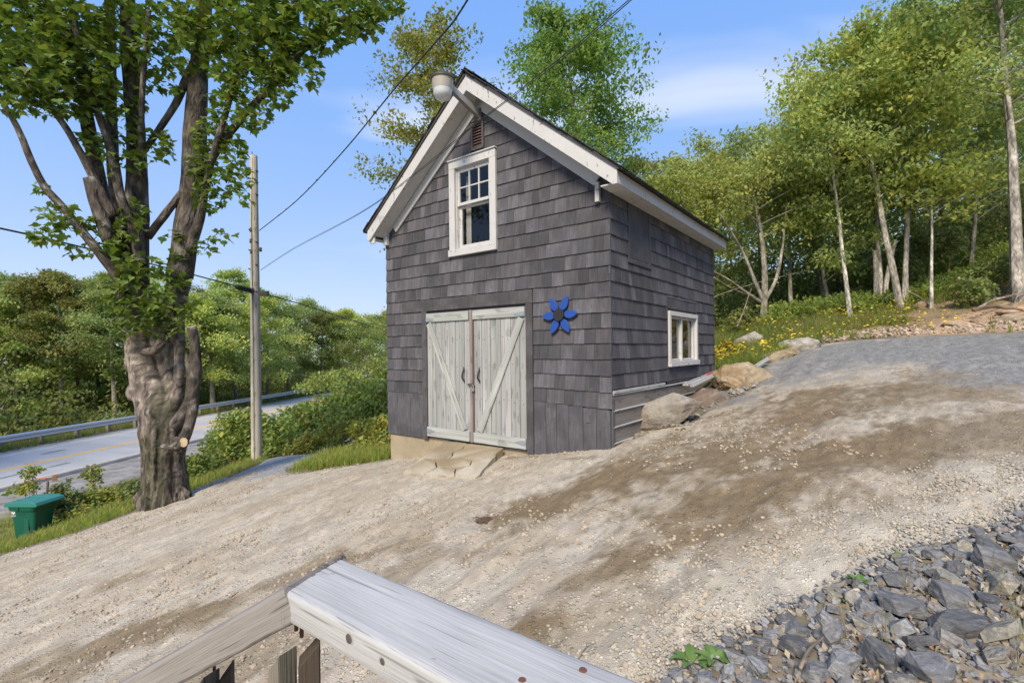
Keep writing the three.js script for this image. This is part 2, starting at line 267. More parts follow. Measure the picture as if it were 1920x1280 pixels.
{ // the ground: one sheet out to the horizon, finer near the camera
  const axis = (lo, hi, n, k) => { const a = []; for (let i = 0; i <= n; i++) { const t = i / n * 2 - 1, m = Math.sign(t) * (Math.exp(Math.abs(t) * k) - 1) / (Math.exp(k) - 1); a.push(m < 0 ? -m * lo : m * hi); } return a; };
  const xs = axis(-160, 130, 300, 4), zs = axis(-260, 60, 300, 4), nx = xs.length, pos = [], uv = [], col = [], idx = [];
  for (const z of zs) for (const x of xs) {
    const s = roadS(x, z), dd = polyD(x, z, drivePoly), dp = polyD(x, z, pathPoly), dr = polyD(x, z, rockPoly), n1 = fbm3(x * .6, 5, z * .6, 4), n2 = fbm3(x * 3, 9, z * 3, 3);
    let h = groundH(x, z) + .05 * (n2 - .5) * sstep(0, .4, -dd);
    h -= .10 * sstep(-.02, .35, dd) + .07 * sstep(0, .15, dp);
    pos.push(x, h, z); uv.push(x, z);
    let c = [.19, .185, .065]; const put = (q, t) => { c = c.map((v, k) => mix(v, q[k], clamp(t))); };
    put([.075, .058, .036], sstep(.45, .62, n1) * .8);                                   // bare humus
    if (s > 16.6) { put([.27, .255, .24], sstep(16.6, 17.6, s + (n1 - .5) * 1.2)); put([.07, .065, .035], sstep(28.2, 28.8, s + (n1 - .5))); }
    if (s > 31) put([.045, .04, .024], sstep(31, 34, s));
    if (x > 2 && z < -9) { put([.16, .12, .075], .5); put([.27, .19, .12], sstep(.42, .6, n2) * .7); const b = polyD(x, z, [xz(P(1700, 610, 12.2)), xz(P(1800, 585, 12.8)), xz(P(1870, 562, 13.2)), xz(P(1990, 540, 12.6)), xz(P(1990, 615, 10.1)), xz(P(1640, 634, 11.5))]); put([.52, .345, .22], sstep(-.4, .3, b + (n1 - .5) * 1.0)); }
    put([.22, .18, .135], sstep(-.1, .1, dr));
    if (dd > -.45 && dr < 0) put([.19, .165, .13], sstep(-.45, .0, dd + (n2 - .5) * .5));
    const k = .75 + .5 * n2; col.push(c[0] * k * 1.3, c[1] * k * 1.3, c[2] * k * 1.3);
  }
  for (let j = 0; j < zs.length - 1; j++) for (let i = 0; i < nx - 1; i++) { const a = j * nx + i, b = a + nx; idx.push(a, b, a + 1, a + 1, b, b + 1); }
  const g = new THREE.BufferGeometry(); g.setAttribute('position', new THREE.Float32BufferAttribute(pos, 3)); g.setAttribute('uv', new THREE.Float32BufferAttribute(uv, 2)); g.setAttribute('color', new THREE.Float32BufferAttribute(col, 3)); g.setIndex(idx); g.computeVertexNormals();
  structure('ground', g, std('#fff', { vertexColors: true, map: T.soil, roughness: 1 }), 'grassy ground and forest floor around the yard');
}

// a fine gravel sheet laid over the ground inside a polygon, with its own colours and small relief
function sheet(name, poly, step, colour, relief, label, mat) {
  let x0 = 1e9, x1 = -1e9, z0 = 1e9, z1 = -1e9; for (const [x, z] of poly) { x0 = Math.min(x0, x); x1 = Math.max(x1, x); z0 = Math.min(z0, z); z1 = Math.max(z1, z); }
  const nx = Math.ceil((x1 - x0) / step) + 1, nz = Math.ceil((z1 - z0) / step) + 1, id = new Int32Array(nx * nz).fill(-1), pos = [], uv = [], col = [], idx = [];
  const vert = (i, j) => {
    const k = j * nx + i; if (id[k] >= 0) return id[k]; const x = x0 + i * step, z = z0 + j * step, d = polyD(x, z, poly);
    pos.push(x, groundH(x, z) + relief(x, z) * sstep(0, .4, d) + .006 - .03 * (1 - sstep(-.05, .22, d)), z); uv.push(x, z); const c = colour(x, z, d); col.push(...c); return id[k] = pos.length / 3 - 1;
  };
  for (let j = 0; j < nz - 1; j++) for (let i = 0; i < nx - 1; i++) {
    const x = x0 + (i + .5) * step, z = z0 + (j + .5) * step; if (polyD(x, z, poly) + .14 * (fbm3(x * 5, 1, z * 5, 3) - .5) < -.02) continue;
    const a = vert(i, j), b = vert(i + 1, j), c = vert(i, j + 1), d = vert(i + 1, j + 1); idx.push(a, c, b, b, c, d);
  }
  const g = new THREE.BufferGeometry(); g.setAttribute('position', new THREE.Float32BufferAttribute(pos, 3)); g.setAttribute('uv', new THREE.Float32BufferAttribute(uv, 2)); g.setAttribute('color', new THREE.Float32BufferAttribute(col, 3)); g.setIndex(idx); g.computeVertexNormals();
  return structure(name, g, mat, label);
}
const gravelMat = new THREE.MeshStandardMaterial({ vertexColors: true, map: T.gravel, bumpMap: T.gravelB, bumpScale: .012, roughness: .96 });
// damp brown dirt showing through the pale stone dust: strips between two points, with a half width
const damp = [
  [[975, 965], [1190, 885], .20, 1], [[860, 1045], [990, 985], .07, .6], [[1290, 880], [1560, 740], .42, .95], [[1310, 965], [1620, 830], .26, 1], [[1500, 880], [1900, 800], .40, .8], [[1480, 780], [1800, 720], .5, .7], [[1640, 950], [1800, 930], .10, .9],
  [[1180, 1060], [1330, 985], .13, .9], [[1060, 1110], [1180, 1060], .07, .8], [[1370, 1020], [1560, 1000], .17, 1], [[1540, 1000], [1700, 955], .10, .8], [[990, 1195], [1250, 1130], .13, 1], [[1230, 1130], [1370, 1095], .07, .9], [[1010, 1260], [1180, 1190], .14, .9],
  [[640, 1055], [770, 1020], .10, .75], [[250, 1190], [620, 1060], .12, .7], [[20, 1275], [420, 1140], .16, .8], [[380, 1270], [560, 1190], .22, .7], [[690, 1100], [800, 1050], .12, .6], [[200, 1100], [260, 1080], .06, .6], [[960, 1040], [1060, 1010], .06, .3], [[960, 858], [1010, 855], .05, .7], [[1065, 862], [1110, 856], .04, .7], [[560, 985], [640, 960], .10, .3], [[1130, 930], [1230, 850], .3, .25],
].map(([a, b, w, k]) => [xz(G(...a)), xz(G(...b)), w, k]);
const bluePoly = [xz(P(1345, 740, 8.6)), xz(P(1430, 700, 8.9)), xz(P(1530, 645, 12)), xz(P(1700, 632, 11)), xz(P(1920, 622, 10)), [15, -9], [12, -5], ...[[1990, 735], [1850, 720], [1700, 680], [1560, 700], [1440, 725], [1380, 755]].map(q => xz(G(...q)))];
const alongDir = (() => { const a = G(300, 1200), b = G(760, 950), l = Math.hypot(b.x - a.x, b.z - a.z); return [(b.x - a.x) / l, (b.z - a.z) / l]; })();
const ruts = (x, z) => { const u = x * alongDir[0] + z * alongDir[1], v = -x * alongDir[1] + z * alongDir[0]; return [fbm3(u * .7, 3, v * 5.5, 4), fbm3(u * 1.6 + 9, 4, v * 2.2, 4)]; };
sheet('driveway', drivePoly, .055, (x, z, d) => {
  const [r, q] = ruts(x, z), f = fbm3(x * 9, 2, z * 9, 3), g = h3(Math.floor(x * 400), 5, Math.floor(z * 400));
  let c = [.675, .59, .465]; const put = (n, t) => { c = c.map((v, k) => mix(v, n[k], clamp(t))); };
  put([.60, .49, .35], sstep(.42, .66, r) * .55); put([.53, .42, .29], sstep(.50, .74, q) * .55);
  for (const [a, b, w, k] of damp) { const [e0] = segD(x, z, a, b), e = e0 / 1.5; if (e < w * 3.2) put([.30, .215, .117], k * sstep(1.7, .3, e / w + (q - .5) * 2.4 + (f - .5) * 1.6 + (g - .5) * .5)); }
  const bl = polyD(x, z, bluePoly); put([.35, .335, .31], sstep(-.55, .35, bl + (q - .5) * 1.4 + (f - .5) * .8 + (g - .5) * .3));
  const rk = -polyD(x, z, rockPoly); put([.76, .67, .52], sstep(.9, .3, rk + (q - .5) * .5) * (bl > -.3 ? .3 : .75)); put([.38, .37, .36], sstep(.16, -.06, rk + (f - .5) * .3));
  if (x < -5) put([.42, .39, .34], sstep(.35, .05, d + (f - .5) * .3) * .9);
  const bv = sstep(-.3, .3, bl); return c.map(v => v * mix(.84 + .3 * g, .74 + .52 * g, bv));
}, (x, z) => { const [r, q] = ruts(x, z); return .075 * (r - .5) + .04 * (fbm3(x * 8, 7, z * 8, 3) - .5) + .05 * (q - .5); }, 'pale gravel and dirt driveway sloping past the shed', gravelMat);
sheet('gravel_path', pathPoly, .06, (x, z) => { const f = fbm3(x * 6, 2, z * 6, 3); return [.42 * (.8 + .4 * f), .42 * (.8 + .4 * f), .425 * (.8 + .4 * f)]; }, (x, z) => .03 * (fbm3(x * 6, 7, z * 6, 3) - .5), 'narrow grey gravel path between the hedge and the shed', gravelMat);

// ================================================================ road
{
  const strip = (s0, s1, y, t0 = -40, t1 = 170, seg = 60) => { const pos = [], uv = [], idx = []; for (let i = 0; i <= seg; i++) { const t = mix(t0, t1, i / seg); for (const s of [s0, s1]) { const p = roadAt(s, t, y); pos.push(p.x, p.y, p.z); uv.push(s, t); } } for (let i = 0; i < seg; i++) { const a = 2 * i; idx.push(a, a + 2, a + 1, a + 1, a + 2, a + 3); } const g = new THREE.BufferGeometry(); g.setAttribute('position', new THREE.Float32BufferAttribute(pos, 3)); g.setAttribute('uv', new THREE.Float32BufferAttribute(uv, 2)); g.setIndex(idx); g.computeVertexNormals(); return g; };
  const road = structure('road', strip(20.25, 27.5, .004), std([.50, .485, .465], { map: T.asphalt }), 'two-lane grey asphalt road running past below the yard');
  const yellow = std([.95, .55, .12], { map: T.asphalt }), white = std([.74, .73, .71], { map: T.asphalt }), patchM = std([.24, .24, .25], { map: T.asphalt });
  part('lane_marking', strip(23.48, 23.63, .008), yellow, road); part('lane_marking', strip(23.69, 23.84, .008), yellow, road); part('lane_marking', strip(26.85, 26.97, .008), white, road);
  for (const [px, py, l] of [[100, 848, 1.2], [110, 873, .9], [40, 889, 2.0]]) { const g = G(px, py), s = roadS(g.x, g.z), t = .0975 * g.x - .9952 * g.z; part('tar_patch', strip(s - .12, s + .12, .0085, t - l / 2, t + l / 2, 4), patchM, road); }
  // pale kerb along the near edge
  const sh = [[20.02, -.05], [20.02, .10], [20.06, .16], [20.16, .17], [20.22, .13], [20.24, -.05]], pos = [], uv = [], idx = [], seg = 60;
  for (let i = 0; i <= seg; i++) for (const [s, y] of sh) { const t = mix(-40, 120, i / seg), p = roadAt(s, t, y); pos.push(p.x, p.y, p.z); uv.push(t, s + y); }
  for (let i = 0; i < seg; i++) for (let j = 0; j < sh.length - 1; j++) { const a = i * sh.length + j, b = a + sh.length; idx.push(a, a + 1, b, b, a + 1, b + 1); }
  const g = new THREE.BufferGeometry(); g.setAttribute('position', new THREE.Float32BufferAttribute(pos, 3)); g.setAttribute('uv', new THREE.Float32BufferAttribute(uv, 2)); g.setIndex(idx); g.computeVertexNormals();
  structure('kerb', g, std([.62, .56, .50], { map: T.concrete }), 'pale raised kerb along the near edge of the road');
  // guardrail beyond the road
  const gr = thing('guardrail', 'long galvanised steel guardrail along the far side of the road', 'guardrail', roadAt(28.4, 0));
  const prof = [[0, .38], [.07, .42], [.07, .50], [0, .545], [.07, .59], [.07, .67], [0, .71], [-.012, .71], [.055, .668], [.055, .592], [-.014, .545], [.055, .498], [.055, .422], [-.012, .38]].map(([a, b]) => [a, b * 1.12]);
  const o = roadAt(28.4, 0), galv = std([.55, .57, .60], { roughness: .45, metalness: .55 }), post = std([.30, .25, .19], { map: T.weather });
  for (let k = 0; k < 27; k++) {
    const ps = [], ii = [], m = prof.length; for (let i = 0; i < 2; i++) for (const [a, y] of prof) { const p = roadAt(28.4 - a - (k % 2) * .004, -30 + (k + i * 1.012) * 4, y).sub(o); ps.push(p.x, p.y, p.z); }
    for (let j = 0; j < m; j++) { const a = j, b = (j + 1) % m; ii.push(a, a + m, b, b, a + m, b + m); }
    const q = new THREE.BufferGeometry(); q.setAttribute('position', new THREE.Float32BufferAttribute(ps, 3)); q.setIndex(ii); part('rail', toCreasedNormals(q, .3), galv, gr);
  }
  const pg = board(.18, 1.3, .18, .01); for (let k = 0; k < 54; k++) { const p = roadAt(28.52, -29.6 + k * 2, .05).sub(o); part('post', pg, post, gr, p.toArray()); }
}

// ================================================================ the shed
const shed = thing('shed', 'dark grey wood-shingled gabled shed with weathered double doors', 'shed', SHED, -YAW);
const W = 4.207, L = 4.548, EX = .19, RX = -2.05, TAN = .808;         // width, length, course exposure, ridge, roof slope
const SM = [[.092, .087, .098], [.072, .069, .077], [.116, .110, .123], [.083, .080, .090], [.102, .093, .101], [.136, .128, .142]].map(c => new THREE.MeshStandardMaterial({ color: C(...c), map: T.cedar, bumpMap: T.cedarB, bumpScale: .002, roughness: .88 }));
const greyTrim = new THREE.MeshStandardMaterial({ color: C(.094, .086, .092), map: T.cedar, bumpMap: T.cedarB, bumpScale: .0015, roughness: .85 });
const skirtM = new THREE.MeshStandardMaterial({ color: C(.104, .100, .112), map: T.cedar, bumpMap: T.cedarB, bumpScale: .001, roughness: .8 });
const whiteM = new THREE.MeshStandardMaterial({ color: C(.55, .54, .535), map: T.paint, roughness: .6 });
const darkM = std([.02, .02, .022]), steel = std([.5, .5, .52], { metalness: .8, roughness: .45 }), ironM = std([.035, .028, .024], { roughness: .6, metalness: .3 });
const glassM = new THREE.MeshPhysicalMaterial({ color: C(.93, .96, .95), transmission: 1, thickness: 0, roughness: .02, ior: 1.52 });
const gableY = x => 1.955 - TAN * Math.abs(x - RX);                     // underside of the roof at the front wall
// walls behind the shingles: thin boards with openings
{
  const wallM = std([.06, .056, .06]);
  const s = new THREE.Shape(); s.moveTo(-W, -3.165); s.lineTo(0, -3.165); s.lineTo(0, gableY(0)); s.lineTo(RX, gableY(RX)); s.lineTo(-W, gableY(-W)); s.closePath();
  const hole = (x0, y0, x1, y1) => { const h = new THREE.Path(); h.moveTo(x0, y0); h.lineTo(x0, y1); h.lineTo(x1, y1); h.lineTo(x1, y0); h.closePath(); return h; };
  s.holes.push(hole(-2.56, -.25, -1.84, 1.0));
  part('front_wall', new THREE.ExtrudeGeometry(s, { depth: .1, bevelEnabled: false }), wallM, shed, [0, 0, -.105]);
  const r = new THREE.Shape(); r.moveTo(0, -2.28); r.lineTo(L - .11, -2.28); r.lineTo(L - .11, .16); r.lineTo(0, .16); r.closePath(); r.holes.push(hole(3.32 - .105, -2.0, 2.02 - .105, -1.26));
  part('side_wall', tf(new THREE.ExtrudeGeometry(r, { depth: .1, bevelEnabled: false }), [-.105, 0, -.105], [0, Math.PI / 2, 0]), wallM, shed);
  part('side_wall', board(.1, 3.3, L - .11, 0).translate(-W + .05, -1.55, -L / 2 - .055), wallM, shed);
  const b = new THREE.Shape(); b.moveTo(-W, -3.2); b.lineTo(0, -2.4); b.lineTo(0, gableY(0)); b.lineTo(RX, gableY(RX)); b.lineTo(-W, gableY(-W)); b.closePath();
  part('back_wall', new THREE.ExtrudeGeometry(b, { depth: .1, bevelEnabled: false }), wallM, shed, [0, 0, -L]);
  part('floor', board(W - .2, .12, L - .2, 0).translate(-W / 2, -3.12, -L / 2), std([.2, .16, .12]), shed);
  part('foundation', metreUV(new THREE.BoxGeometry(W - .04, .9, .25)).translate(-W / 2, -3.62, -.145), std([.40, .33, .235], { map: T.concrete }), shed);
  part('foundation', metreUV(new THREE.BoxGeometry(.25, .8, L)).translate(-.15, -2.72, -L / 2).translate(-.02, 0, 0), std([.30, .26, .2], { map: T.concrete }), shed);
}
// shingles: one list for both walls, the 300 nearest as parts, the rest joined
{
  const wedge = seed => { const g = new THREE.BoxGeometry(.15, .225, .02), p = g.attributes.position; for (let i = 0; i < p.count; i++) { const top = p.getY(i) > 0; p.setZ(i, p.getZ(i) > 0 ? (top ? .003 : .021) : (top ? -.006 : .003)); p.setY(i, p.getY(i) + .1125); } g.computeVertexNormals(); return metreUV(g, seed * .37, seed * .71); };
  const variants = Array.from({ length: 9 }, (_, i) => wedge(i + 1)), list = [];
  const cutsF = [[-2.665, -.36, -1.735, 1.115], [-2.235, 1.16, -1.955, 1.60], [-3.315, -3.6, -1.13, -.955], [-4.3, -4, -3.3, -2.47], [-1.135, -4, .1, -2.475]];
  const cutsS = [[-3.42, -2.09, -1.93, -1.17], [-1.30, -.66, -.50, .3], [-3.40, -1.2, -1.90, -1.0]];
  const course = (y, a, b, cuts, place, wmin, wmax, tiltL = 0, drop = 0) => {
    const y1 = y + EX; let cx = [a, b]; for (const c of cuts) if (c[1] < y1 - .02 && c[3] > y + .02) cx.push(clamp(c[0], a, b), clamp(c[2], a, b)); cx = [...new Set(cx)].sort((p, q) => p - q);
    for (let i = 0; i < cx.length - 1; i++) {
      const x0 = cx[i], x1 = cx[i + 1], mid = (x0 + x1) / 2; if (x1 - x0 < .02) continue;
      let lo = y, hi = y1 + .03, gone = false; for (const c of cuts) if (c[0] < mid && c[2] > mid && c[1] < y1 - .02 && c[3] > y + .02) { if (c[1] <= y + .05 && c[3] >= y1 - .03) gone = true; else if (c[1] > y + .05) hi = Math.min(hi, c[1]); else lo = Math.max(lo, c[3]); }
      if (gone || hi - lo < .04) continue;
      let x = x0; while (x < x1 - .005) { let w = rr(wmin, wmax); if (x1 - x - w < wmin * .7) w = x1 - x; const j = rr(-.004, .003); place(x + w / 2, lo + j + tiltL * (x + w / 2 - a) / (b - a), w - .0025, hi - lo - j); x += w; }
    }
  };
  const put = (m, key) => list.push({ m, g: Math.floor(rnd() * 9), c: Math.min(5, Math.floor(rnd() * 6.5)), key });
  for (let k = -13; k <= 10; k++) {                                       // front
    const y = EX * k; let a = -W - .012, b = .02; if (y > -.05) { const t = (1.93 - y) / TAN; a = Math.max(a, RX - t); b = Math.min(b, RX + t); } if (b - a < .1) continue;
    const tiltR = k <= -10 ? -.012 * (-9 - k) : 0;
    const place = (x, yy, w, h) => { let hh = h; const lim = gableY(x - Math.sign(x - RX) * -w / 2) - yy; if (lim < .02) return; hh = Math.min(h, lim + .05); put(new THREE.Matrix4().compose(V(x, yy, rr(0, .004)), Q(0, 0, rr(-.006, .006)), V(w / .15, hh / .225, 1)), H(x, yy, 0).distanceTo(camera.position)); };
    if (k > -6) course(y, a, b, cutsF, place, .09, .24); else { course(y, a, -3.3, cutsF, place, .10, .24); course(y, -1.13, b, cutsF, place, .09, .21, tiltR); }
  }
  for (let k = -12; k <= 1; k++) { const y = EX * k; if (y > .1) continue;          // side
    course(y, -L, .016, cutsS, (z, yy, w, h) => put(new THREE.Matrix4().compose(V(rr(0, .004), yy, z), Q(0, Math.PI / 2, 0), V(w / .15, Math.min(h, .165 - yy) / .225, 1)), H(0, yy, z).distanceTo(camera.position) * 1.12), .08, .26); }
  // course above and below the side window, and the raised surrounds
  list.sort((p, q) => p.key - q.key);
  list.slice(0, 300).forEach(s => { const m = part('shingle', variants[s.g], SM[s.c], shed); m.matrix.copy(s.m); m.matrix.decompose(m.position, m.quaternion, m.scale); });
  const cols = [[.092, .087, .098], [.072, .069, .077], [.116, .110, .123], [.083, .080, .090], [.102, .093, .101], [.136, .128, .142]], rest = list.slice(300);
  [0, 3, 6].forEach(v => { const r = rest.filter(s => Math.floor(s.g / 3) * 3 === v); copies('shingles', variants[v], new THREE.MeshStandardMaterial({ map: T.cedar, bumpMap: T.cedarB, bumpScale: .002, roughness: .88 }), r.map(s => s.m), r.map(s => C(...cols[s.c])), shed); });
}
// flat boards on the front: door surround, skirts
const fb = (name, x0, y0, x1, y1, z0, z1, mat, r = .003) => part(name, board(x1 - x0, y1 - y0, z1 - z0, r).translate((x0 + x1) / 2, (y0 + y1) / 2, (z0 + z1) / 2), mat, shed);
fb('door_header', -3.79, -1.145, -1.135, -.962, .001, .032, greyTrim);
fb('door_trim', -3.312, -3.2, -3.205, -1.148, .001, .034, greyTrim); fb('door_trim', -1.245, -3.2, -1.137, -1.148, .001, .034, greyTrim);
{ let x = -4.21; for (const w of [.245, .335, .32]) { fb('skirt_board', x, -3.19, x + w - .006, -2.478, .001, .02, skirtM, .004); x += w; }
  x = -1.131; [.19, .17, .185, .205, .19, .191].forEach((w, i) => { fb('skirt_board', x, -3.35, x + w - .005, -2.47 - .012 * i, .001, .018 + .002 * (i % 2), skirtM, .004); x += w; }); fb('patch_board', -.335, -2.70, -.27, -2.60, .018, .026, skirtM); }
// doors
const doorMs = [[.42, .42, .41], [.36, .36, .35], [.46, .455, .445], [.385, .39, .37], [.42, .415, .415]].map(c => new THREE.MeshStandardMaterial({ color: C(...c), map: T.weather, bumpMap: T.weatherB, bumpScale: .002, roughness: .9 }));
const braceM = new THREE.MeshStandardMaterial({ color: C(.47, .475, .45), map: T.weather, bumpMap: T.weatherB, bumpScale: .0015, roughness: .85 });
{
  const hinge = (d, x, y, s) => { const sh = new THREE.Shape(); sh.moveTo(0, -.03); sh.lineTo(.05, -.032); sh.lineTo(.17, -.008); sh.lineTo(.17, .008); sh.lineTo(.05, .032); sh.lineTo(0, .03); sh.closePath(); const g = new THREE.ExtrudeGeometry(sh, { depth: .005, bevelEnabled: false }); if (s < 0) g.rotateZ(Math.PI); const h = part('hinge', g, std([.32, .36, .40], { metalness: .4, roughness: .5 }), d, [x, y, .052]); return h; };
  const doorAt = (x0, x1, ny, braceDir) => {
    const d = new THREE.Group(); d.name = 'door'; shed.add(d); const y0 = -3.145, y1 = -1.185, n = ny; let x = x0;
    for (let i = 0; i < n; i++) { const w = (x1 - x0) / n * (1 + .25 * Math.sin(i * 2.3 + x0)) , xe = i === n - 1 ? x1 : Math.min(x + w, x1); part('plank', board(xe - x - .006, y1 - y0, .022, .004).translate((x + xe) / 2, (y0 + y1) / 2, .011 + .003 * (i % 2)), doorMs[(i * 3 + (x0 > -2.3 ? 1 : 0)) % 5], d); x = xe; if (x >= x1) break; }
    part('top_rail', tf(board(.135, x1 - x0 - .004, .024), [(x0 + x1) / 2, y1 - .07, .0385], [0, 0, Math.PI / 2]), braceM, d);
    part('bottom_rail', tf(board(.15, x1 - x0 - .004, .024), [(x0 + x1) / 2, y0 + .077, .0385], [0, 0, Math.PI / 2]), braceM, d);
    const a = V(braceDir > 0 ? x0 + .055 : x0 + .12, braceDir > 0 ? y1 - .16 : y0 + .17, .038), b = V(braceDir > 0 ? x1 - .10 : x1 - .06, braceDir > 0 ? y0 + .17 : y1 - .16, .038);
    part('diagonal_brace', beam(a, b, .105, .024, V(0, 0, 1)), braceM, d);
    for (const y of [y1 - .10, y0 + .09]) hinge(d, braceDir > 0 ? x0 + .005 : x1 - .005, y, braceDir);
    const hx = braceDir > 0 ? x1 - .115 : x0 + .115, hp = [[0, .12, .028], [0, .075, .034], [0, .05, .062], [0, 0, .07], [0, -.05, .062], [0, -.075, .034], [0, -.12, .028]].map(p => V(hx + p[0] + .008 * Math.sin(p[1] * 40), -2.15 + p[1], p[2]));
    part('handle', tube(hp, [.007, .014, .010, .012, .010, .014, .007], 8, 3), ironM, d);
    const nails = []; for (let i = 0; i < n; i++) for (const y of [-1.6, -2.0, -2.5]) nails.push(tf(new THREE.SphereGeometry(.006, 5, 3), [x0 + (i + .5 + rr(-.2, .2)) * (x1 - x0) / n, y + rr(-.03, .03), .026]));
    const nm = part('nail_heads', merge(nails), std([.10, .08, .07]), d); nm.userData.kind = 'stuff';
    return d;
  };
  doorAt(-3.198, -2.285, 9, 1); doorAt(-2.205, -1.252, 11, -1);
  part('astragal', board(.05, 1.97, .03, .004).translate(-2.244, -2.165, .032), std([.33, .28, .26], { map: T.weather }), shed);
  part('astragal', board(.016, 1.95, .03, .003).translate(-2.202, -2.165, .034), std([.13, .09, .08]), shed);
  const lock = new THREE.Group(); lock.name = 'padlock'; lock.position.set(-2.19, -2.33, .07); shed.add(lock);
  part('lock_body', new RoundedBoxGeometry(.045, .05, .022, 2, .006), std([.45, .44, .42], { metalness: .7, roughness: .35 }), lock, [0, -.03, 0]);
  part('shackle', tube([V(-.015, -.01, 0), V(-.015, .02, 0), V(0, .035, 0), V(.015, .02, 0), V(.015, -.01, 0)], .004, 6, 4), steel, lock);
  part('hasp', board(.13, .035, .006, .001).translate(-2.235, -2.29, .058), std([.13, .10, .085], { metalness: .5, roughness: .6 }), shed);
}
// upstairs window
{
  const w = new THREE.Group(); w.name = 'window'; shed.add(w); const bx = (n, x0, y0, x1, y1, z0, z1, m = whiteM, r = .004) => part(n, board(x1 - x0, y1 - y0, z1 - z0, r).translate((x0 + x1) / 2, (y0 + y1) / 2, (z0 + z1) / 2), m, w);
  const X0 = -2.662, X1 = -1.742, Y0 = -.345, Y1 = 1.105, cw = .115;
  bx('casing', X0, Y0 + .1, X0 + cw, Y1 - cw, 0, .045); bx('casing', X1 - cw, Y0 + .1, X1, Y1 - cw, 0, .045); bx('casing', X0, Y1 - cw, X1, Y1, 0, .047); bx('drip_cap', X0 - .012, Y1 + .001, X1 + .012, Y1 + .02, 0, .068); bx('sill', X0 - .012, Y0, X1 + .012, Y0 + .099, 0, .062);
  const x0 = X0 + cw, x1 = X1 - cw, y0 = Y0 + .1, y1 = Y1 - cw, ym = .42;
  bx('frame', x0 - .02, y0 - .02, x0 + .012, y1 + .02, -.10, -.001); bx('frame', x1 - .012, y0 - .02, x1 + .02, y1 + .02, -.10, -.001); bx('frame', x0 + .013, y1 - .010, x1 - .013, y1 + .02, -.10, -.001); bx('frame', x0 + .013, y0 - .02, x1 - .013, y0 + .005, -.10, -.001);
  const a = x0 + .013, b = x1 - .013, zu = [-.045, -.012], zl = [-.085, -.052];
  bx('sash', a, ym, a + .045, y1 - .012, ...zu); bx('sash', b - .045, ym, b, y1 - .012, ...zu); bx('sash', a + .046, y1 - .065, b - .046, y1 - .012, ...zu); bx('sash', a + .046, ym, b - .046, ym + .045, zu[0], zu[1] + .008);
  const gx0 = a + .045, gx1 = b - .045, gy0 = ym + .045, gy1 = y1 - .065, mw = .02;
  for (let i = 1; i < 3; i++) bx('muntin', mix(gx0, gx1, i / 3) - mw / 2, gy0, mix(gx0, gx1, i / 3) + mw / 2, gy1, -.040, -.016, whiteM, .002);
  for (let i = 0; i < 3; i++) { const p = mix(gx0, gx1, i / 3) + (i ? mw / 2 : 0), q = mix(gx0, gx1, (i + 1) / 3) - (i < 2 ? mw / 2 : 0); bx('muntin', p + .001, (gy0 + gy1) / 2 - mw / 2, q - .001, (gy0 + gy1) / 2 + mw / 2, -.040, -.016, whiteM, .002);
    for (const [u, v] of [[gy0, (gy0 + gy1) / 2 - mw / 2], [(gy0 + gy1) / 2 + mw / 2, gy1]]) { const pane = part('pane', new THREE.PlaneGeometry(q - p, v - u), glassM, w, [(p + q) / 2, (u + v) / 2, -.03], [rr(-.006, .006), rr(-.006, .006), 0]); } }
  bx('sash', a, y0 + .006, a + .05, ym - .001, ...zl); bx('sash', b - .05, y0 + .006, b, ym - .001, ...zl); bx('sash', a + .051, y0 + .006, b - .051, y0 + .075, ...zl); bx('sash', a + .051, ym - .035, b - .051, ym - .001, ...zl);
  part('pane', new THREE.PlaneGeometry(b - a - .1, ym - y0 - .11), glassM, w, [(a + b) / 2, (ym + y0 + .04) / 2, -.07]);
  part('blind', board(.10, 1.1, .004, 0).translate(x0 + .11, .36, -.16), std([.30, .27, .25]), w);
}
// gable vent
{
  const v = new THREE.Group(); v.name = 'vent'; shed.add(v); const dark = greyTrim;
  part('frame', board(.035, .41, .03).translate(-2.20, 1.38, .016), dark, v); part('frame', board(.035, .41, .03).translate(-1.985, 1.38, .016), dark, v); part('frame', board(.18, .035, .03).translate(-2.0925, 1.567, .016), dark, v); part('frame', board(.18, .035, .03).translate(-2.0925, 1.193, .016), dark, v);
  const sm = std([.13, .075, .065], { map: T.weather }); for (let i = 0; i < 8; i++) part('slat', tf(board(.178, .036, .006, .001), [-2.0925, 1.235 + i * .043, .008], [-.65, 0, 0]), sm, v);
  part('backing', board(.17, .34, .004, 0).translate(-2.0925, 1.38, -.006), darkM, v);
}
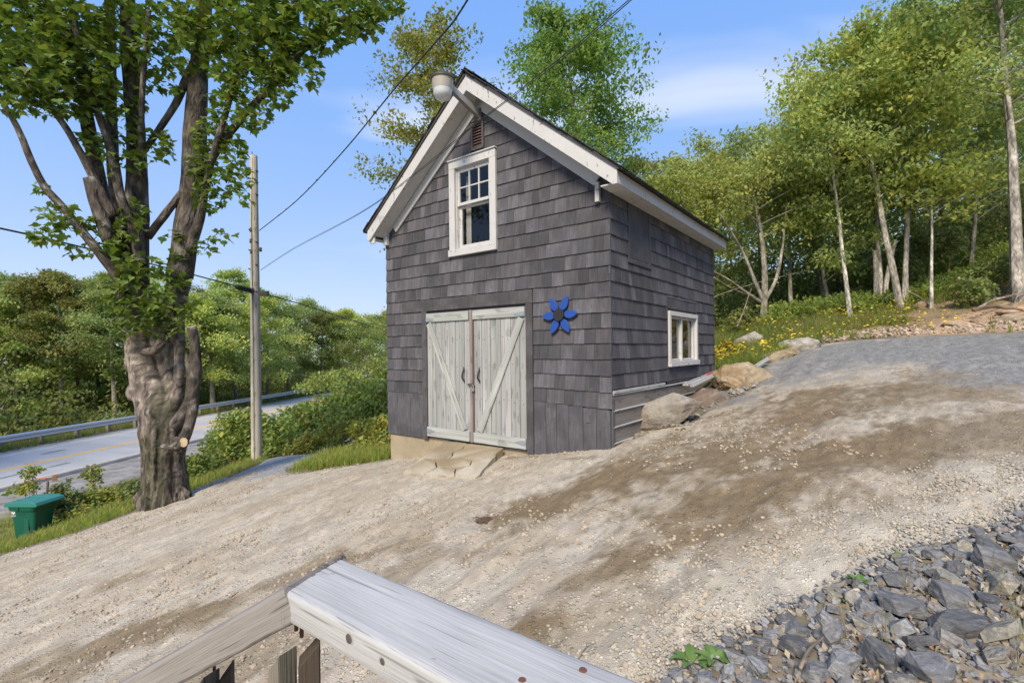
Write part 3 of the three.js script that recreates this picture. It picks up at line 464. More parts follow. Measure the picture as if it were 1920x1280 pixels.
// side wall: window, hatch, surrounds, bare boards at the foot
{
  const sb = (n, z0, y0, z1, y1, x0, x1, m, par = shed, r = .004) => part(n, board(x1 - x0, y1 - y0, z1 - z0, r).translate((x0 + x1) / 2, (y0 + y1) / 2, (z0 + z1) / 2), m, par);
  const w = new THREE.Group(); w.name = 'window'; shed.add(w);
  const Z0 = -3.365, Z1 = -1.955, Y0 = -2.045, Y1 = -1.205, f = .07;
  sb('frame', Z0, Y0 + .06, Z0 + f, Y1 - f, 0, .05, whiteM, w); sb('frame', Z1 - f, Y0 + .06, Z1, Y1 - f, 0, .05, whiteM, w); sb('frame', Z0, Y1 - f, Z1, Y1, 0, .052, whiteM, w); sb('sill', Z0 - .03, Y0 - .02, Z1 + .02, Y0 + .059, 0, .072, whiteM, w);
  const zm = -2.62; sb('sash', zm - .03, Y0 + .06, zm + .025, Y1 - f, -.045, .012, whiteM, w); sb('sash', Z1 - f - .03, Y0 + .06, Z1 - f, Y1 - f, -.05, -.02, whiteM, w); sb('sash', Z0 + f, Y0 + .06, Z0 + f + .04, Y1 - f, -.04, .0, whiteM, w); sb('sash', Z0 + f, Y1 - f - .035, Z1 - f, Y1 - f, -.05, -.012, whiteM, w); sb('sash', Z0 + f, Y0 + .059, Z1 - f, Y0 + .095, -.05, -.012, whiteM, w);
  for (const [p, q] of [[Z0 + f, zm], [zm, Z1 - f]]) part('pane', new THREE.PlaneGeometry(q - p - .05, Y1 - Y0 - .18).rotateY(Math.PI / 2), glassM, w, [-.03, (Y0 + Y1) / 2 - .01, (p + q) / 2]);
  part('curtain', board(.01, .8, .18, 0).translate(-.2, -1.63, -3.1), std([.5, .5, .46]), w);
  // plain boards around the window and the hatch
  sb('surround_board', -3.40, -1.165, -2.66, -.985, .001, .017, SM[0]); sb('surround_board', -2.655, -1.165, -1.90, -.985, .001, .018, SM[4]); sb('surround_board', -3.41, -2.32, -2.75, -2.07, .001, .019, SM[3]); sb('surround_board', -2.745, -2.32, -1.925, -2.07, .001, .017, SM[0]); sb('surround_board', -3.415, -2.06, -3.372, -1.17, .001, .02, SM[3]); sb('surround_board', -1.948, -2.06, -1.905, -1.17, .001, .02, SM[1]);
  const hatch = new THREE.Group(); hatch.name = 'hatch'; shed.add(hatch);
  sb('hatch_panel', -1.215, -.585, -.575, .15, .001, .019, SM[3], hatch); sb('hatch_frame', -.57, -.66, -.51, .15, .001, .026, SM[0], hatch); sb('hatch_frame', -1.285, -.66, -1.22, .15, .001, .026, SM[0], hatch); sb('hatch_frame', -1.218, -.66, -.572, -.59, .001, .026, SM[4], hatch);
  const bm = new THREE.MeshStandardMaterial({ color: C(.25, .22, .19), map: T.weather, bumpMap: T.weatherB, bumpScale: .003, roughness: .95 }), sv = std([.52, .51, .49], { map: T.weather });
  for (let i = 0; i < 4; i++) { const y = -2.345 - .20 * i; part('foot_board', tf(board(.195, L - .03, .03, .004), [-.004 - .006 * i, y - .10, -L / 2 - .005], [Math.PI / 2, Math.PI / 2, 0]), bm, shed); part('foot_board_edge', tube([V(.016, y + .002, -.02), V(.022, y - .004, -L / 2), V(.016, y, -L + .02)], .013, 6, 6, .3), sv, shed); }
  part('drip_board', board(.045, .035, 1.75, .003).translate(.012, -2.312, -.9), sv, shed);
  part('corner_board', board(.024, .64, .05, .003).translate(.013, -2.72, -.028), skirtM, shed);
}
// roof: rafter ends, rakes, soffits, fascia, slabs with courses
{
  const OZ = .30, xe = .245, xl = RX - (xe - RX), yr = 2.13, cl = Math.atan(TAN), ye = x => yr - TAN * Math.abs(x - RX);
  for (const s of [1, -1]) {
    const ex = s > 0 ? xe : xl, Ls = Math.hypot(ex - RX, TAN * (ex - RX)), rot = -s * cl, mid = [(ex + RX) / 2, (ye(RX) + ye(ex)) / 2];
    const nx = Math.sin(cl) * s, ny = Math.cos(cl), along = (w, th, d, off, zc, name, m, extra = 0, sh = 0, r = .004) => part(name, tf(board(w + extra, th, d, r), [mid[0] + nx * off + Math.cos(cl) * s * sh, mid[1] + ny * off - Math.sin(cl) * sh, zc], [0, 0, rot]), m, shed);
    { const rs = new THREE.Shape(), dy = .165 / Math.cos(cl); rs.moveTo(RX, yr); rs.lineTo(ex, ye(ex)); rs.lineTo(ex, ye(ex) - dy + .045); rs.lineTo(ex - s * .05, ye(ex - s * .05) - dy); rs.lineTo(RX, yr - dy); rs.closePath(); part('rake_board', metreUV(new THREE.ExtrudeGeometry(rs, { depth: .026, bevelEnabled: true, bevelSize: .002, bevelThickness: .002, bevelSegments: 1 }), s * 3, 0), whiteM, shed, [s > 0 ? .002 : -.002, 0, OZ - .028]); }
    along(Ls - .02, .02, OZ - .035, -.145, OZ / 2 - .016, 'soffit', whiteM, 0, -.02);
    along(Ls - .33, .13, .028, -.235, .033, 'frieze_board', whiteM, 0, -.14);
    along(Ls, .03, L + OZ + .04, .016, -L / 2 + OZ / 2, 'roof_deck', std([.05, .045, .042]), .03, .02, 0);
    const rm = [std([.055, .053, .052], { map: T.soil }), std([.045, .043, .042], { map: T.soil })];
    const n = 20, cw = Ls / n; for (let i = 0; i < n; i++) { const t = -Ls / 2 + (i + .5) * cw + .03; const g = board(cw + .05, .011, L + OZ + .08, .002); part('roof_shingle_course', tf(g, [mid[0] + nx * (.042 + .003 * (i % 2)) + Math.cos(cl) * s * t, mid[1] + ny * (.042 + .003 * (i % 2)) - Math.sin(cl) * t, -L / 2 + OZ / 2 + rr(-.012, .012)], [0, 0, rot - s * .035]), rm[i % 2], shed); }
    // ragged shingle tabs along the eave
    for (let i = 0; i < 26; i++) { const z = OZ + .03 - (i + .5) * (L + OZ + .06) / 26; part('eave_shingle', tf(board(.16, .013, (L + OZ) / 26 - .008, .002), [ex + s * (.018 + rr(-.008, .014)), ye(ex) + .022 + rr(-.006, .006), z], [0, rr(-.03, .03), rot + rr(-.05, .05)]), rm[i % 2], shed); }
    // eave fascia and level soffit
    part('fascia', board(.028, .145, L + OZ - .004, .003).translate(ex - s * .014, ye(ex) - .085, -L / 2 + OZ / 2), whiteM, shed);
    const inner = s > 0 ? .024 : -W - .02; part('eave_soffit', board(Math.abs(ex - s * .03 - inner), .015, L + OZ - .035, .001).translate((ex - s * .03 + inner) / 2, ye(ex) - .150, -L / 2 + OZ / 2 - .018), whiteM, shed);
    if (s < 0) part('rake_return', board(Math.abs(ex - inner) + .01, .125, .026, .003).translate((ex + inner) / 2 - s * .012, ye(ex) - .225 + .065, OZ - .05), whiteM, shed);
  }
  part('bracket_stub', board(.055, .24, .05, .003).translate(-.125, .14, .05), whiteM, shed); part('bracket_stub', board(.09, .26, .06, .003).translate(-W + .045, .17, .05), whiteM, shed);
  part('ridge_cap', merge([tf(board(.22, .012, L + OZ + .06, .002), [RX + .08, yr + .0 - .025, -L / 2 + OZ / 2], [0, 0, -cl]), tf(board(.22, .012, L + OZ + .06, .002), [RX - .08, yr - .025, -L / 2 + OZ / 2], [0, 0, cl])]).translate(0, .062, 0), std([.05, .05, .05]), shed);
  part('flashing_sliver', beam(V(RX - .04, yr + .07, OZ + .06), V(RX + .12, yr + .02, OZ - .05), .035, .003), std([.09, .09, .10]), shed);
}

// ================================================================ things at the shed
{ // yard light on its arm at the gable
  const t = thing('yard_light', 'old dusk-to-dawn yard light on a grey arm under the gable peak', 'lamp', H(-2.05, 1.66, .03), -YAW);
  part('arm', beam(V(0, 0, 0), V(0, .16, .62), .085, .05, V(1, 0, 0)), std([.26, .24, .22], { map: T.weather, metalness: .1 }), t);
  part('arm_cover', beam(V(0.028, .004, .002), V(.028, .168, .62), .088, .006, V(1, 0, 0)), std([.36, .36, .37], { metalness: .3, roughness: .55 }), t);
  part('wall_plate', board(.13, .17, .03).translate(0, .0, .015), std([.10, .09, .09]), t);
  const c = [0, .20, .735], lathe = (pts, m, n) => part(n, new THREE.LatheGeometry(pts.map(p => new THREE.Vector2(...p)), 36), m, t, c);
  lathe([[0, .085], [.06, .08], [.12, .06], [.156, .028], [.162, .0], [.154, .0], [.150, .02], [0, .03]], std([.045, .038, .034], { roughness: .6 }), 'hood');
  lathe([[.148, .006], [.142, -.04], [.132, -.10], [.128, -.135], [.124, -.135], [.137, -.04], [.144, .004]], new THREE.MeshPhysicalMaterial({ color: C(.55, .50, .42), roughness: .5, transmission: .35, thickness: 0, side: THREE.DoubleSide }), 'refractor_skirt');
  lathe([[.127, -.134], [.122, -.19], [.105, -.235], [.06, -.262], [0, -.27], [0, -.264], [.058, -.256], [.10, -.23], [.117, -.19], [.123, -.134]], new THREE.MeshPhysicalMaterial({ color: C(.86, .87, .88), roughness: .28, transmission: .5, thickness: 0, side: THREE.DoubleSide }), 'lens');
  lathe([[0, .02], [.03, .02], [.034, -.05], [.045, -.09], [.036, -.14], [0, -.155]], std([.7, .7, .68], { roughness: .3 }), 'bulb');
}
{ // blue wooden flower
  const t = thing('wall_flower', 'painted blue wooden flower with six petals and black centre', 'wall decoration', H(-.69, -1.335, .03), -YAW);
  const bl = std([.015, .062, .29], { roughness: .45 });
  for (let i = 0; i < 6; i++) {
    const s = new THREE.Shape(); s.moveTo(0, .07); s.bezierCurveTo(.055, .09, .075, .17, .006, .258); s.bezierCurveTo(0, .262, 0, .262, -.006, .258); s.bezierCurveTo(-.075, .17, -.055, .09, 0, .07);
    part('petal', new THREE.ExtrudeGeometry(s, { depth: .016, bevelEnabled: true, bevelSize: .004, bevelThickness: .004, bevelSegments: 2, curveSegments: 10 }), bl, t, [0, 0, .012 + .002 * (i % 2)], [0, 0, Math.PI / 2 + i * Math.PI / 3 + .04]);
  }
  part('centre', new THREE.CylinderGeometry(.078, .082, .03, 28).rotateX(Math.PI / 2), std([.018, .015, .015], { roughness: .6 }), t, [0, 0, .04]);
  part('backing', new THREE.CylinderGeometry(.085, .085, .01, 20).rotateX(Math.PI / 2), std([.02, .02, .03]), t, [0, 0, .005]);
}
{ // cracked concrete ramp: broken slab pieces
  const t = thing('door_ramp', 'cracked concrete ramp with dirt stains sloping down from the shed doors', 'ramp', H(-2.2, -3.16, .05), -YAW);
  const top = [[-.60, 0, -.015], [.555, 0, 0], [.86, .93, -.19], [-.44, .97, -.285]];   // x, z, y
  const at = (u, v) => { const a = top.map(p => V(p[0], p[2], p[1])); return a[0].clone().lerp(a[1], u).lerp(a[3].clone().lerp(a[2], u), v); };
  const m1 = new THREE.MeshStandardMaterial({ map: T.concrete, vertexColors: true, roughness: .95, bumpMap: T.concrete, bumpScale: .006 });
  const pieces = [ // polygons in u, v across the ramp
    [[0, 0], [.44, 0], [.43, .20], [.36, .33], [.40, .44], [.40, .52], [.25, .62], [.06, .60], [0, .55]],
    [[.44, 0], [1, 0], [1, .40], [.74, .52], [.55, .49], [.40, .52], [.40, .44], [.36, .33], [.43, .20]],
    [[.40, .52], [.55, .49], [.74, .52], [.80, .66], [.66, .78], [.48, .80], [.38, .80], [.25, .62]],
    [[0, .55], [.06, .60], [.25, .62], [.38, .80], [.30, 1], [0, 1]],
    [[.38, .80], [.48, .80], [.66, .78], [.72, 1], [.30, 1]],
    [[.74, .52], [1, .40], [1, 1], [.72, 1], [.66, .78], [.80, .66]],
  ];
  pieces.forEach((pl, k) => {
    const cu = pl.reduce((s, p) => s + p[0], 0) / pl.length, cv = pl.reduce((s, p) => s + p[1], 0) / pl.length, s = new THREE.Shape(); const gp = .011;
    // densified, slightly ragged outline
    const pts = []; pl.forEach((p, i) => { const q = pl[(i + 1) % pl.length]; for (let j = 0; j < 6; j++) { let u = mix(p[0], q[0], j / 6), v = mix(p[1], q[1], j / 6); const w = .016; u += w * (fbm3(u * 9, v * 9, 3, 2) - .5) * 2; v += w * (fbm3(u * 9, v * 9, 8, 2) - .5) * 2; const d = Math.hypot(cu - u, cv - v); pts.push([u + (cu - u) / d * gp, v + (cv - v) / d * gp]); } });
    pts.forEach((p, i) => i ? s.lineTo(...p) : s.moveTo(...p)); s.closePath();
    const sh = new THREE.ShapeGeometry(s, 1), pos = [], tri = sh.index.array, n0 = sh.attributes.position, ps = [], uv = []; const P3 = i => { const q = at(n0.getX(i), n0.getY(i)); q.y += (k % 3) * .003; return q; };
    const tri3 = (a, b, c) => ps.push(a.x, a.y, a.z, b.x, b.y, b.z, c.x, c.y, c.z);
    for (let i = 0; i < tri.length; i += 3) tri3(P3(tri[i]), P3(tri[i + 2]), P3(tri[i + 1]));
    for (let i = 0; i < pts.length; i++) { const j = (i + 1) % pts.length, f = p => { const q = at(...p); q.y += (k % 3) * .003; return q; }, A = f(pts[i]), B = f(pts[j]), A2 = A.clone().add(V(0, -.16, 0)), B2 = B.clone().add(V(0, -.16, 0)); tri3(A, B, B2); tri3(A, B2, A2); }
    const g = new THREE.BufferGeometry(); g.setAttribute('position', new THREE.Float32BufferAttribute(ps, 3)); g.computeVertexNormals(); metreUV(g);
    tint(g, (x, y, z) => { const n = fbm3(x * 3.5, 2, z * 3.5, 4), st = sstep(.38, .56, n + .55 * (.50 - z)) * .9; return [mix(.50, .29, st), mix(.45, .225, st), mix(.37, .135, st)]; });
    part('slab_piece', g, m1, t);
  });
}

// ================================================================ the wooden railing in front
{
  const t = thing('wooden_railing', 'weathered grey wooden stair railing corner in the foreground', 'railing', [0, 0, 0]);
  const Y = -.385, onY = (px, py, dy = 0) => { const r = ray(px, py); return r.multiplyScalar((Y + dy) / r.y).add(V(0, EY, 0)); };
  const A = onY(535, 1110), B = onY(640, 1046), far = onY(1215, 1284).sub(B).setY(0).normalize(), th = .047;
  const bareM = new THREE.MeshStandardMaterial({ color: C(.485, .475, .46), map: T.bare, bumpMap: T.bareB, bumpScale: .0012, roughness: .85 });
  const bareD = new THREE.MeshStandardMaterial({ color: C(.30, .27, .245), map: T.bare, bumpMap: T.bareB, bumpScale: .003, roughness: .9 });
  const endM = std([.115, .085, .065], { map: T.bare }), rust = std([.16, .07, .05], { roughness: .8, metalness: .2 });
  // a bar with a four-cornered end: a grid of points along it so that edges can wander and the section can be rounded
  const bar = (a0, a1, dir, len, thick, down, n = 60) => {
    const acr = a1.clone().sub(a0), sec = []; const r = .006, w = acr.length();
    for (const [cx, cy, s0] of [[r, r, Math.PI], [w - r, r, 1.5 * Math.PI], [w - r, thick - r, 0], [r, thick - r, .5 * Math.PI]]) for (let k = 0; k < 4; k++) { const q = s0 + k / 3 * Math.PI / 2; sec.push([cx + r * Math.cos(q), cy + r * Math.sin(q)]); }
    // sec: x across from a0 to a1, y down from the top face
    const dense = []; sec.forEach((p, i) => { const q = sec[(i + 1) % sec.length], L = Math.hypot(p[0] - q[0], p[1] - q[1]), m = Math.max(1, Math.round(L / .012)); for (let k = 0; k < m; k++) dense.push([mix(p[0], q[0], k / m), mix(p[1], q[1], k / m)]); });
    const pos = [], uv = [], idx = [], M = dense.length, ax = acr.clone().normalize(), ps = [];
    let per = 0; const pl = dense.map((p, i) => { if (i) per += Math.hypot(p[0] - dense[i - 1][0], p[1] - dense[i - 1][1]); return per; });
    for (let i = 0; i <= n; i++) for (let j = 0; j <= M; j++) { const p = dense[j % M], d = i / n * len, q = a0.clone().addScaledVector(ax, p[0]).addScaledVector(down, p[1]).addScaledVector(dir, d); const wob = .0016 * (fbm3(q.x * 14, q.y * 60, q.z * 14, 3) - .5); q.addScaledVector(down, wob * 2).addScaledVector(ax, wob); pos.push(q.x, q.y, q.z); uv.push(j === M ? per + .01 : pl[j], d); }
    for (let i = 0; i < n; i++) for (let j = 0; j < M; j++) { const a = i * (M + 1) + j, b = a + M + 1; idx.push(a, b, a + 1, a + 1, b, b + 1); }
    for (const e of [0, n]) { const c = pos.length / 3, bs = e * (M + 1); let s = V(0, 0, 0); for (let j = 0; j < M; j++) s.add(V(...pos.slice((bs + j) * 3, (bs + j) * 3 + 3))); s.multiplyScalar(1 / M); pos.push(s.x, s.y, s.z); uv.push(.03, 0); for (let j = 0; j < M; j++) { const k = pos.length / 3; for (const q of [bs + j, bs + (j + 1) % M]) { pos.push(pos[q * 3], pos[q * 3 + 1], pos[q * 3 + 2]); uv.push(dense[q - bs][0], dense[q - bs][1]); } idx.push(c, k, k + 1); } }
    const g = new THREE.BufferGeometry(); g.setAttribute('position', new THREE.Float32BufferAttribute(pos, 3)); g.setAttribute('uv', new THREE.Float32BufferAttribute(uv, 2)); g.setIndex(idx); g.computeVertexNormals(); return toCreasedNormals(g, .7);
  };
  part('top_rail', bar(A, B, far, 1.5, th, V(0, -1, 0), 110), bareM, t);
  const hor = V(-(B.z - A.z), 0, B.x - A.x).normalize(); if (hor.x > 0) hor.negate();
  const dn = hor.clone().multiplyScalar(.857).add(V(0, -.515, 0)).normalize(), nd = dn.clone().cross(B.clone().sub(A).normalize()).normalize(); if (nd.y > 0) nd.negate();
  const lift = V(0, .007, 0);
  part('handrail', bar(A.clone().add(lift).addScaledVector(dn, .002).addScaledVector(B.clone().sub(A), -.03), B.clone().add(lift).addScaledVector(dn, .002).addScaledVector(B.clone().sub(A), .05), dn, 1.3, .055, nd, 80), bareD, t);
  // weathered end grain strip at the mitre
  { const a = A.clone().add(V(0, -.020, 0)).addScaledVector(B.clone().sub(A), -.03), b = B.clone().add(V(0, -.016, 0)).addScaledVector(B.clone().sub(A), .06), d = b.clone().sub(a), pos = [], idx = [], N = 60, sc = [[-.003, -.030], [-.003, .017], [.003, .021], [.006, .014], [.006, -.030]];
    for (let i = 0; i <= N; i++) for (let j = 0; j < 5; j++) { const q = a.clone().addScaledVector(d, i / N), n = fbm3(i * .45, j * 3, 7, 3) - .5, m = fbm3(i * 1.1, j * 5, 2, 3) - .5; q.addScaledVector(hor, sc[j][0] + n * .006).add(V(0, sc[j][1] + m * .010 * (sc[j][1] > 0), 0)); pos.push(q.x, q.y, q.z); }
    for (let i = 0; i < N; i++) for (let j = 0; j < 5; j++) { const k = i * 5 + j, l = i * 5 + (j + 1) % 5; idx.push(k, k + 5, l, l, k + 5, l + 5); }
    const g = new THREE.BufferGeometry(); g.setAttribute('position', new THREE.Float32BufferAttribute(pos, 3)); g.setIndex(idx); g.computeVertexNormals(); part('end_grain', metreUV(toCreasedNormals(g, .6)), endM, t); }
  // balusters with bevelled tops, held by screws
  const baluster = (p, w, len, turn, m) => { const s = new THREE.Shape(); s.moveTo(-w / 2, -len); s.lineTo(-w / 2, -.02); s.lineTo(w / 2, .012); s.lineTo(w / 2, -len); s.closePath(); const g = metreUV(new THREE.ExtrudeGeometry(s, { depth: .032, bevelEnabled: true, bevelSize: .002, bevelThickness: .002, bevelSegments: 1 }), rnd() * 9, 0); part('baluster', g, m, t, p.toArray(), [0, turn, 0]); };
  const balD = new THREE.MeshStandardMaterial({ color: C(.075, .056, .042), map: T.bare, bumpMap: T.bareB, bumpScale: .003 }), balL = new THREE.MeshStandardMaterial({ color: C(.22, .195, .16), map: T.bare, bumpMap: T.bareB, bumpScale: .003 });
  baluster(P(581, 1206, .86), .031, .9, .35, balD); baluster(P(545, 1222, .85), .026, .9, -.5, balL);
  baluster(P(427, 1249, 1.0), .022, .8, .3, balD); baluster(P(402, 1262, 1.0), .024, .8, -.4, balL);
  for (const [px, py, d] of [[566, 1172, .85], [556, 1160, .85], [402, 1235, .99]]) part('screw', tube([P(px, py - 8, d), P(px - 1, py + 22, d)], .0032, 6, 8, .25), rust, t);
  // screws and knots on the top rail
  const up = V(0, 1, 0);
  for (const [px, py] of [[979, 1274], [1093, 1255]]) part('screw_head', tf(new THREE.CylinderGeometry(.0044, .005, .0012, 14), [0, 0, 0]), rust, t, onY(px, py, .0005).toArray());
  const knotM = std([.10, .085, .075], { map: T.bare }), ringM = std([.40, .375, .36], { map: T.bare }), n2 = hor.clone(); const sd = far.clone().cross(up).normalize(); if (sd.z < 0) sd.negate();
  for (const [px, py, r] of [[654, 1197, .0085], [717, 1240, .006]]) { // on the near side face: plane through A with normal sd
    const rq = ray(px, py), o = V(0, EY, 0), k = A.clone().sub(o).dot(sd) / rq.dot(sd), p = o.addScaledVector(rq, k), q = new THREE.Quaternion().setFromUnitVectors(V(0, 0, 1), sd);
    const ring = part('knot', new THREE.SphereGeometry(r * 1.25, 18, 10).scale(1.1, .9, .02), ringM, t, p.toArray()); ring.quaternion.copy(q); const kn = part('knot', new THREE.SphereGeometry(r, 16, 8).scale(.8, .8, .06), knotM, t, p.clone().addScaledVector(sd, .0006).toArray()); kn.quaternion.copy(q);
  }
  for (const [px, py, r] of [[622, 1076, .0045], [603, 1077, .0035], [811, 1236, .003]]) part('knot', new THREE.SphereGeometry(r, 14, 8).scale(1.2, .25, 1), ringM, t, onY(px, py, .0).toArray());
}

// ================================================================ utility pole and wires
const BM = new THREE.MeshStandardMaterial({ color: C(.62, .555, .46), map: T.weather, bumpMap: T.weatherB, bumpScale: .004, roughness: .95 });
{
  const base = P(481, 866, 15), top = P(475, 292, 15), t = thing('utility_pole', 'tall weathered wooden utility pole beside the hedge and gravel path', 'utility pole', base), o = p => p.clone().sub(base);
  const b2 = base.clone(); b2.y -= .4;
  part('pole', tube([o(b2), o(base).lerp(o(top), .5), o(top)], [.155, .135, .108], 18, 10, .03), BM, t);
  const hard = std([.10, .09, .085], { metalness: .5, roughness: .6 }), galv = std([.4, .4, .4], { metalness: .6, roughness: .5 });
  for (const [py, s] of [[322, 1], [342, 1], [366, 1], [432, -1], [455, 1], [470, -1], [497, 1], [505, -1], [547, 1]]) { const p = o(P(477, py, 15)); p.x += s * .10; p.z += .07; part('bolt', new THREE.CylinderGeometry(.022, .022, .14, 8).rotateX(Math.PI / 2), hard, t, p.toArray()); }
  for (const [px, py] of [[470, 431], [470, 452], [488, 468], [471, 472]]) part('insulator', new THREE.LatheGeometry([[0, .07], [.03, .07], [.045, .03], [.03, .01], [.05, -.03], [.02, -.06], [0, -.06]].map(q => new THREE.Vector2(...q)), 12), hard, t, o(P(px, py, 14.9)).toArray());
  part('clamp', board(.10, .16, .10, .01), hard, t, o(P(472, 545, 14.85)).toArray()); part('clamp', board(.26, .14, .12, .02), hard, t, o(P(495, 550, 14.8)).toArray());
  part('ground_wire', tube([o(P(473, 296, 14.9)), o(P(471, 430, 14.86)), o(P(474, 640, 14.84)), o(P(476, 862, 14.82))], .008, 5, 6), hard, t);
  part('top_pin', tube([o(P(472, 296, 15)), o(P(472, 284, 15))], .012, 6, 2), hard, t);
  const wireM = std([.03, .03, .032], { roughness: .7 });
  const wire = (label, pts, r, cat = 'wire') => { const p = pts.map(q => P(...q)), w = thing('overhead_wire', label, cat, p[0]); part('strand', tube(p.map(q => q.clone().sub(p[0])), r, 6, 10), wireM, w); return [w, p]; };
  const [w1, p1] = wire('thick dark wire climbing from the utility pole past the left of the shed peak', [[486, 432, 15], [560, 372, 13.2], [650, 276, 11], [740, 166, 9.0], [805, 92, 7.7], [850, 40, 6.9], [890, -22, 6.1]], .012);
  for (let i = 1; i < 34; i++) { const k = i / 34 * (p1.length - 1), a = Math.floor(k), q = p1[a].clone().lerp(p1[a + 1], k - a).sub(p1[0]); part('wrap', new THREE.SphereGeometry(.017, 6, 5).scale(1, .8, 1), wireM, w1, [q.x, q.y - .004, q.z]); }
  const [w2, p2] = wire('twin service wire crossing in front of the shed gable from the utility pole', [[488, 507, 14.9], [545, 470, 12.4], [680, 397, 8.4], [739, 357, 7.25], [824, 291, 6.3], [886, 238, 5.75], [930, 205, 5.35], [1070, 98, 4.4], [1200, -14, 3.75]], .0042);
  part('strand', tube(p2.map((q, i) => q.clone().sub(p2[0]).add(V(.004, .022 + .006 * Math.sin(i * 2), 0))), .0042, 6, 10), wireM, w2);
  const tel = [[-160, 398, 7.4], [0, 428, 8.4], [165, 466, 10], [300, 499, 11.8], [445, 537, 14.3], [476, 546, 15], [540, 563, 16.8], [640, 594, 21], [724, 620, 27], [800, 638, 36]];
  wire('low black telephone cable running level across the left behind the maple', tel, .017, 'cable');
  const s = P(441, 537, 14.2), e = P(470, 544, 14.8), sc = thing('cable_splice', 'black splice sleeve hanging on the telephone cable left of the pole', 'cable splice', s); part('sleeve', tube([V(0, 0, 0), e.clone().sub(s).multiplyScalar(.1), e.clone().sub(s).multiplyScalar(.9), e.clone().sub(s)], [.02, .075, .075, .02], 12, 3), wireM, sc);
}

// ================================================================ wheeled bin
{
  const base = P(62, 1006, 12.3); base.y = groundH(base.x, base.z) - .01;
  const t = thing('wheeled_bin', 'dark green two-wheeled rubbish cart on the grass by the driveway', 'rubbish bin', base, -.05);
  
  const gm = std([.007, .095, .062], { roughness: .42 }), lidM = std([.03, .19, .155], { roughness: .4 }), blk = std([.02, .02, .02], { roughness: .6 }), wh = std([.85, .88, .86], { roughness: .5 });
  t.scale.setScalar(.88);
  // tapered body with rounded corners, from rounded-rectangle sections
  const sect = [[0, .58, .50, 0], [.05, .60, .52, .0], [.55, .68, .60, .01], [.80, .72, .66, .02], [.83, .80, .74, .02], [.93, .83, .78, .025], [.96, .84, .79, .025]], n = 28, pos = [], idx = [];
  sect.forEach(([y, w, d, off]) => { for (let i = 0; i < n; i++) { const a = i / n * 2 * Math.PI, c = Math.cos(a), s = Math.sin(a), p = .28; pos.push(Math.sign(c) * Math.pow(Math.abs(c), p) * w / 2 + off, y, Math.sign(s) * Math.pow(Math.abs(s), p) * d / 2); } });
  for (let k = 0; k < sect.length - 1; k++) for (let i = 0; i < n; i++) { const a = k * n + i, b = k * n + (i + 1) % n; idx.push(a, a + n, b, b, a + n, b + n); }
  const g = new THREE.BufferGeometry(); g.setAttribute('position', new THREE.Float32BufferAttribute(pos, 3)); g.setIndex(idx); part('body', toCreasedNormals(g, .6), gm, t);
  const lp = [[-.44, 0, 0], [-.40, .055, 0], [-.1, .085, 0], [.30, .09, 0], [.46, .06, 0], [.50, .0, 0]];
  const lid = new THREE.Shape(); lp.forEach((p, i) => i ? lid.lineTo(p[0], p[1]) : lid.moveTo(p[0], p[1])); lid.lineTo(.48, -.03); lid.lineTo(-.44, -.03); lid.closePath();
  part('lid', new THREE.ExtrudeGeometry(lid, { depth: .80, bevelEnabled: true, bevelSize: .012, bevelThickness: .014, bevelSegments: 2 }).translate(.03, .99, -.40), lidM, t);
  for (const z of [-.16, .16]) part('lid_rib', board(.62, .016, .05, .006), lidM, t, [.02, 1.085, z]);
  part('handle', tube([V(.44, .98, -.30), V(.54, .985, -.29), V(.56, .985, 0), V(.54, .985, .29), V(.44, .98, .30)], .018, 8, 5), gm, t);
  for (const z of [-.30, .30]) { const w = new THREE.Group(); w.name = 'wheel'; w.position.set(.36, .15, z * 1.12); t.add(w); part('tyre', new THREE.TorusGeometry(.115, .04, 10, 26), blk, w); part('rim', new THREE.CylinderGeometry(.085, .085, .05, 20).rotateX(Math.PI / 2), std([.05, .05, .05], { roughness: .5 }), w); part('hub', new THREE.CylinderGeometry(.022, .022, .066, 12).rotateX(Math.PI / 2), std([.3, .3, .3], { metalness: .6, roughness: .4 }), w); }
  part('axle', new THREE.CylinderGeometry(.012, .012, .6, 8).rotateX(Math.PI / 2), blk, t, [.30, .13, 0]);
  part('grip_slot', board(.22, .03, .015, .005), std([.004, .06, .04]), t, [-.02, .74, .325]); part('side_rib', board(.14, .42, .02, .008), std([.005, .085, .055]), t, [.12, .38, .298]); part('latch', board(.03, .12, .02, .004), gm, t, [-.02, .93, .40]);
  // white leaf-star emblem and two short lines of print on the side
  const em = new THREE.Group(); em.name = 'emblem'; em.position.set(-.22, .78, .336); em.rotation.x = .055; t.add(em);
  for (let i = 0; i < 6; i++) { const s = new THREE.Shape(); s.moveTo(-.006, .012); s.lineTo(-.014, .05); s.lineTo(0, .066); s.lineTo(.014, .05); s.lineTo(.006, .012); s.closePath(); part('emblem_ray', new THREE.ExtrudeGeometry(s, { depth: .002, bevelEnabled: false }), wh, em, [0, 0, 0], [0, 0, i * Math.PI / 3]); }
  for (let k = 0; k < 2; k++) for (let i = 0; i < 7; i++) part('print_mark', board(.013, .010, .002, 0), wh, em, [-.06 + i * .02, -.085 - k * .022, 0]);
}
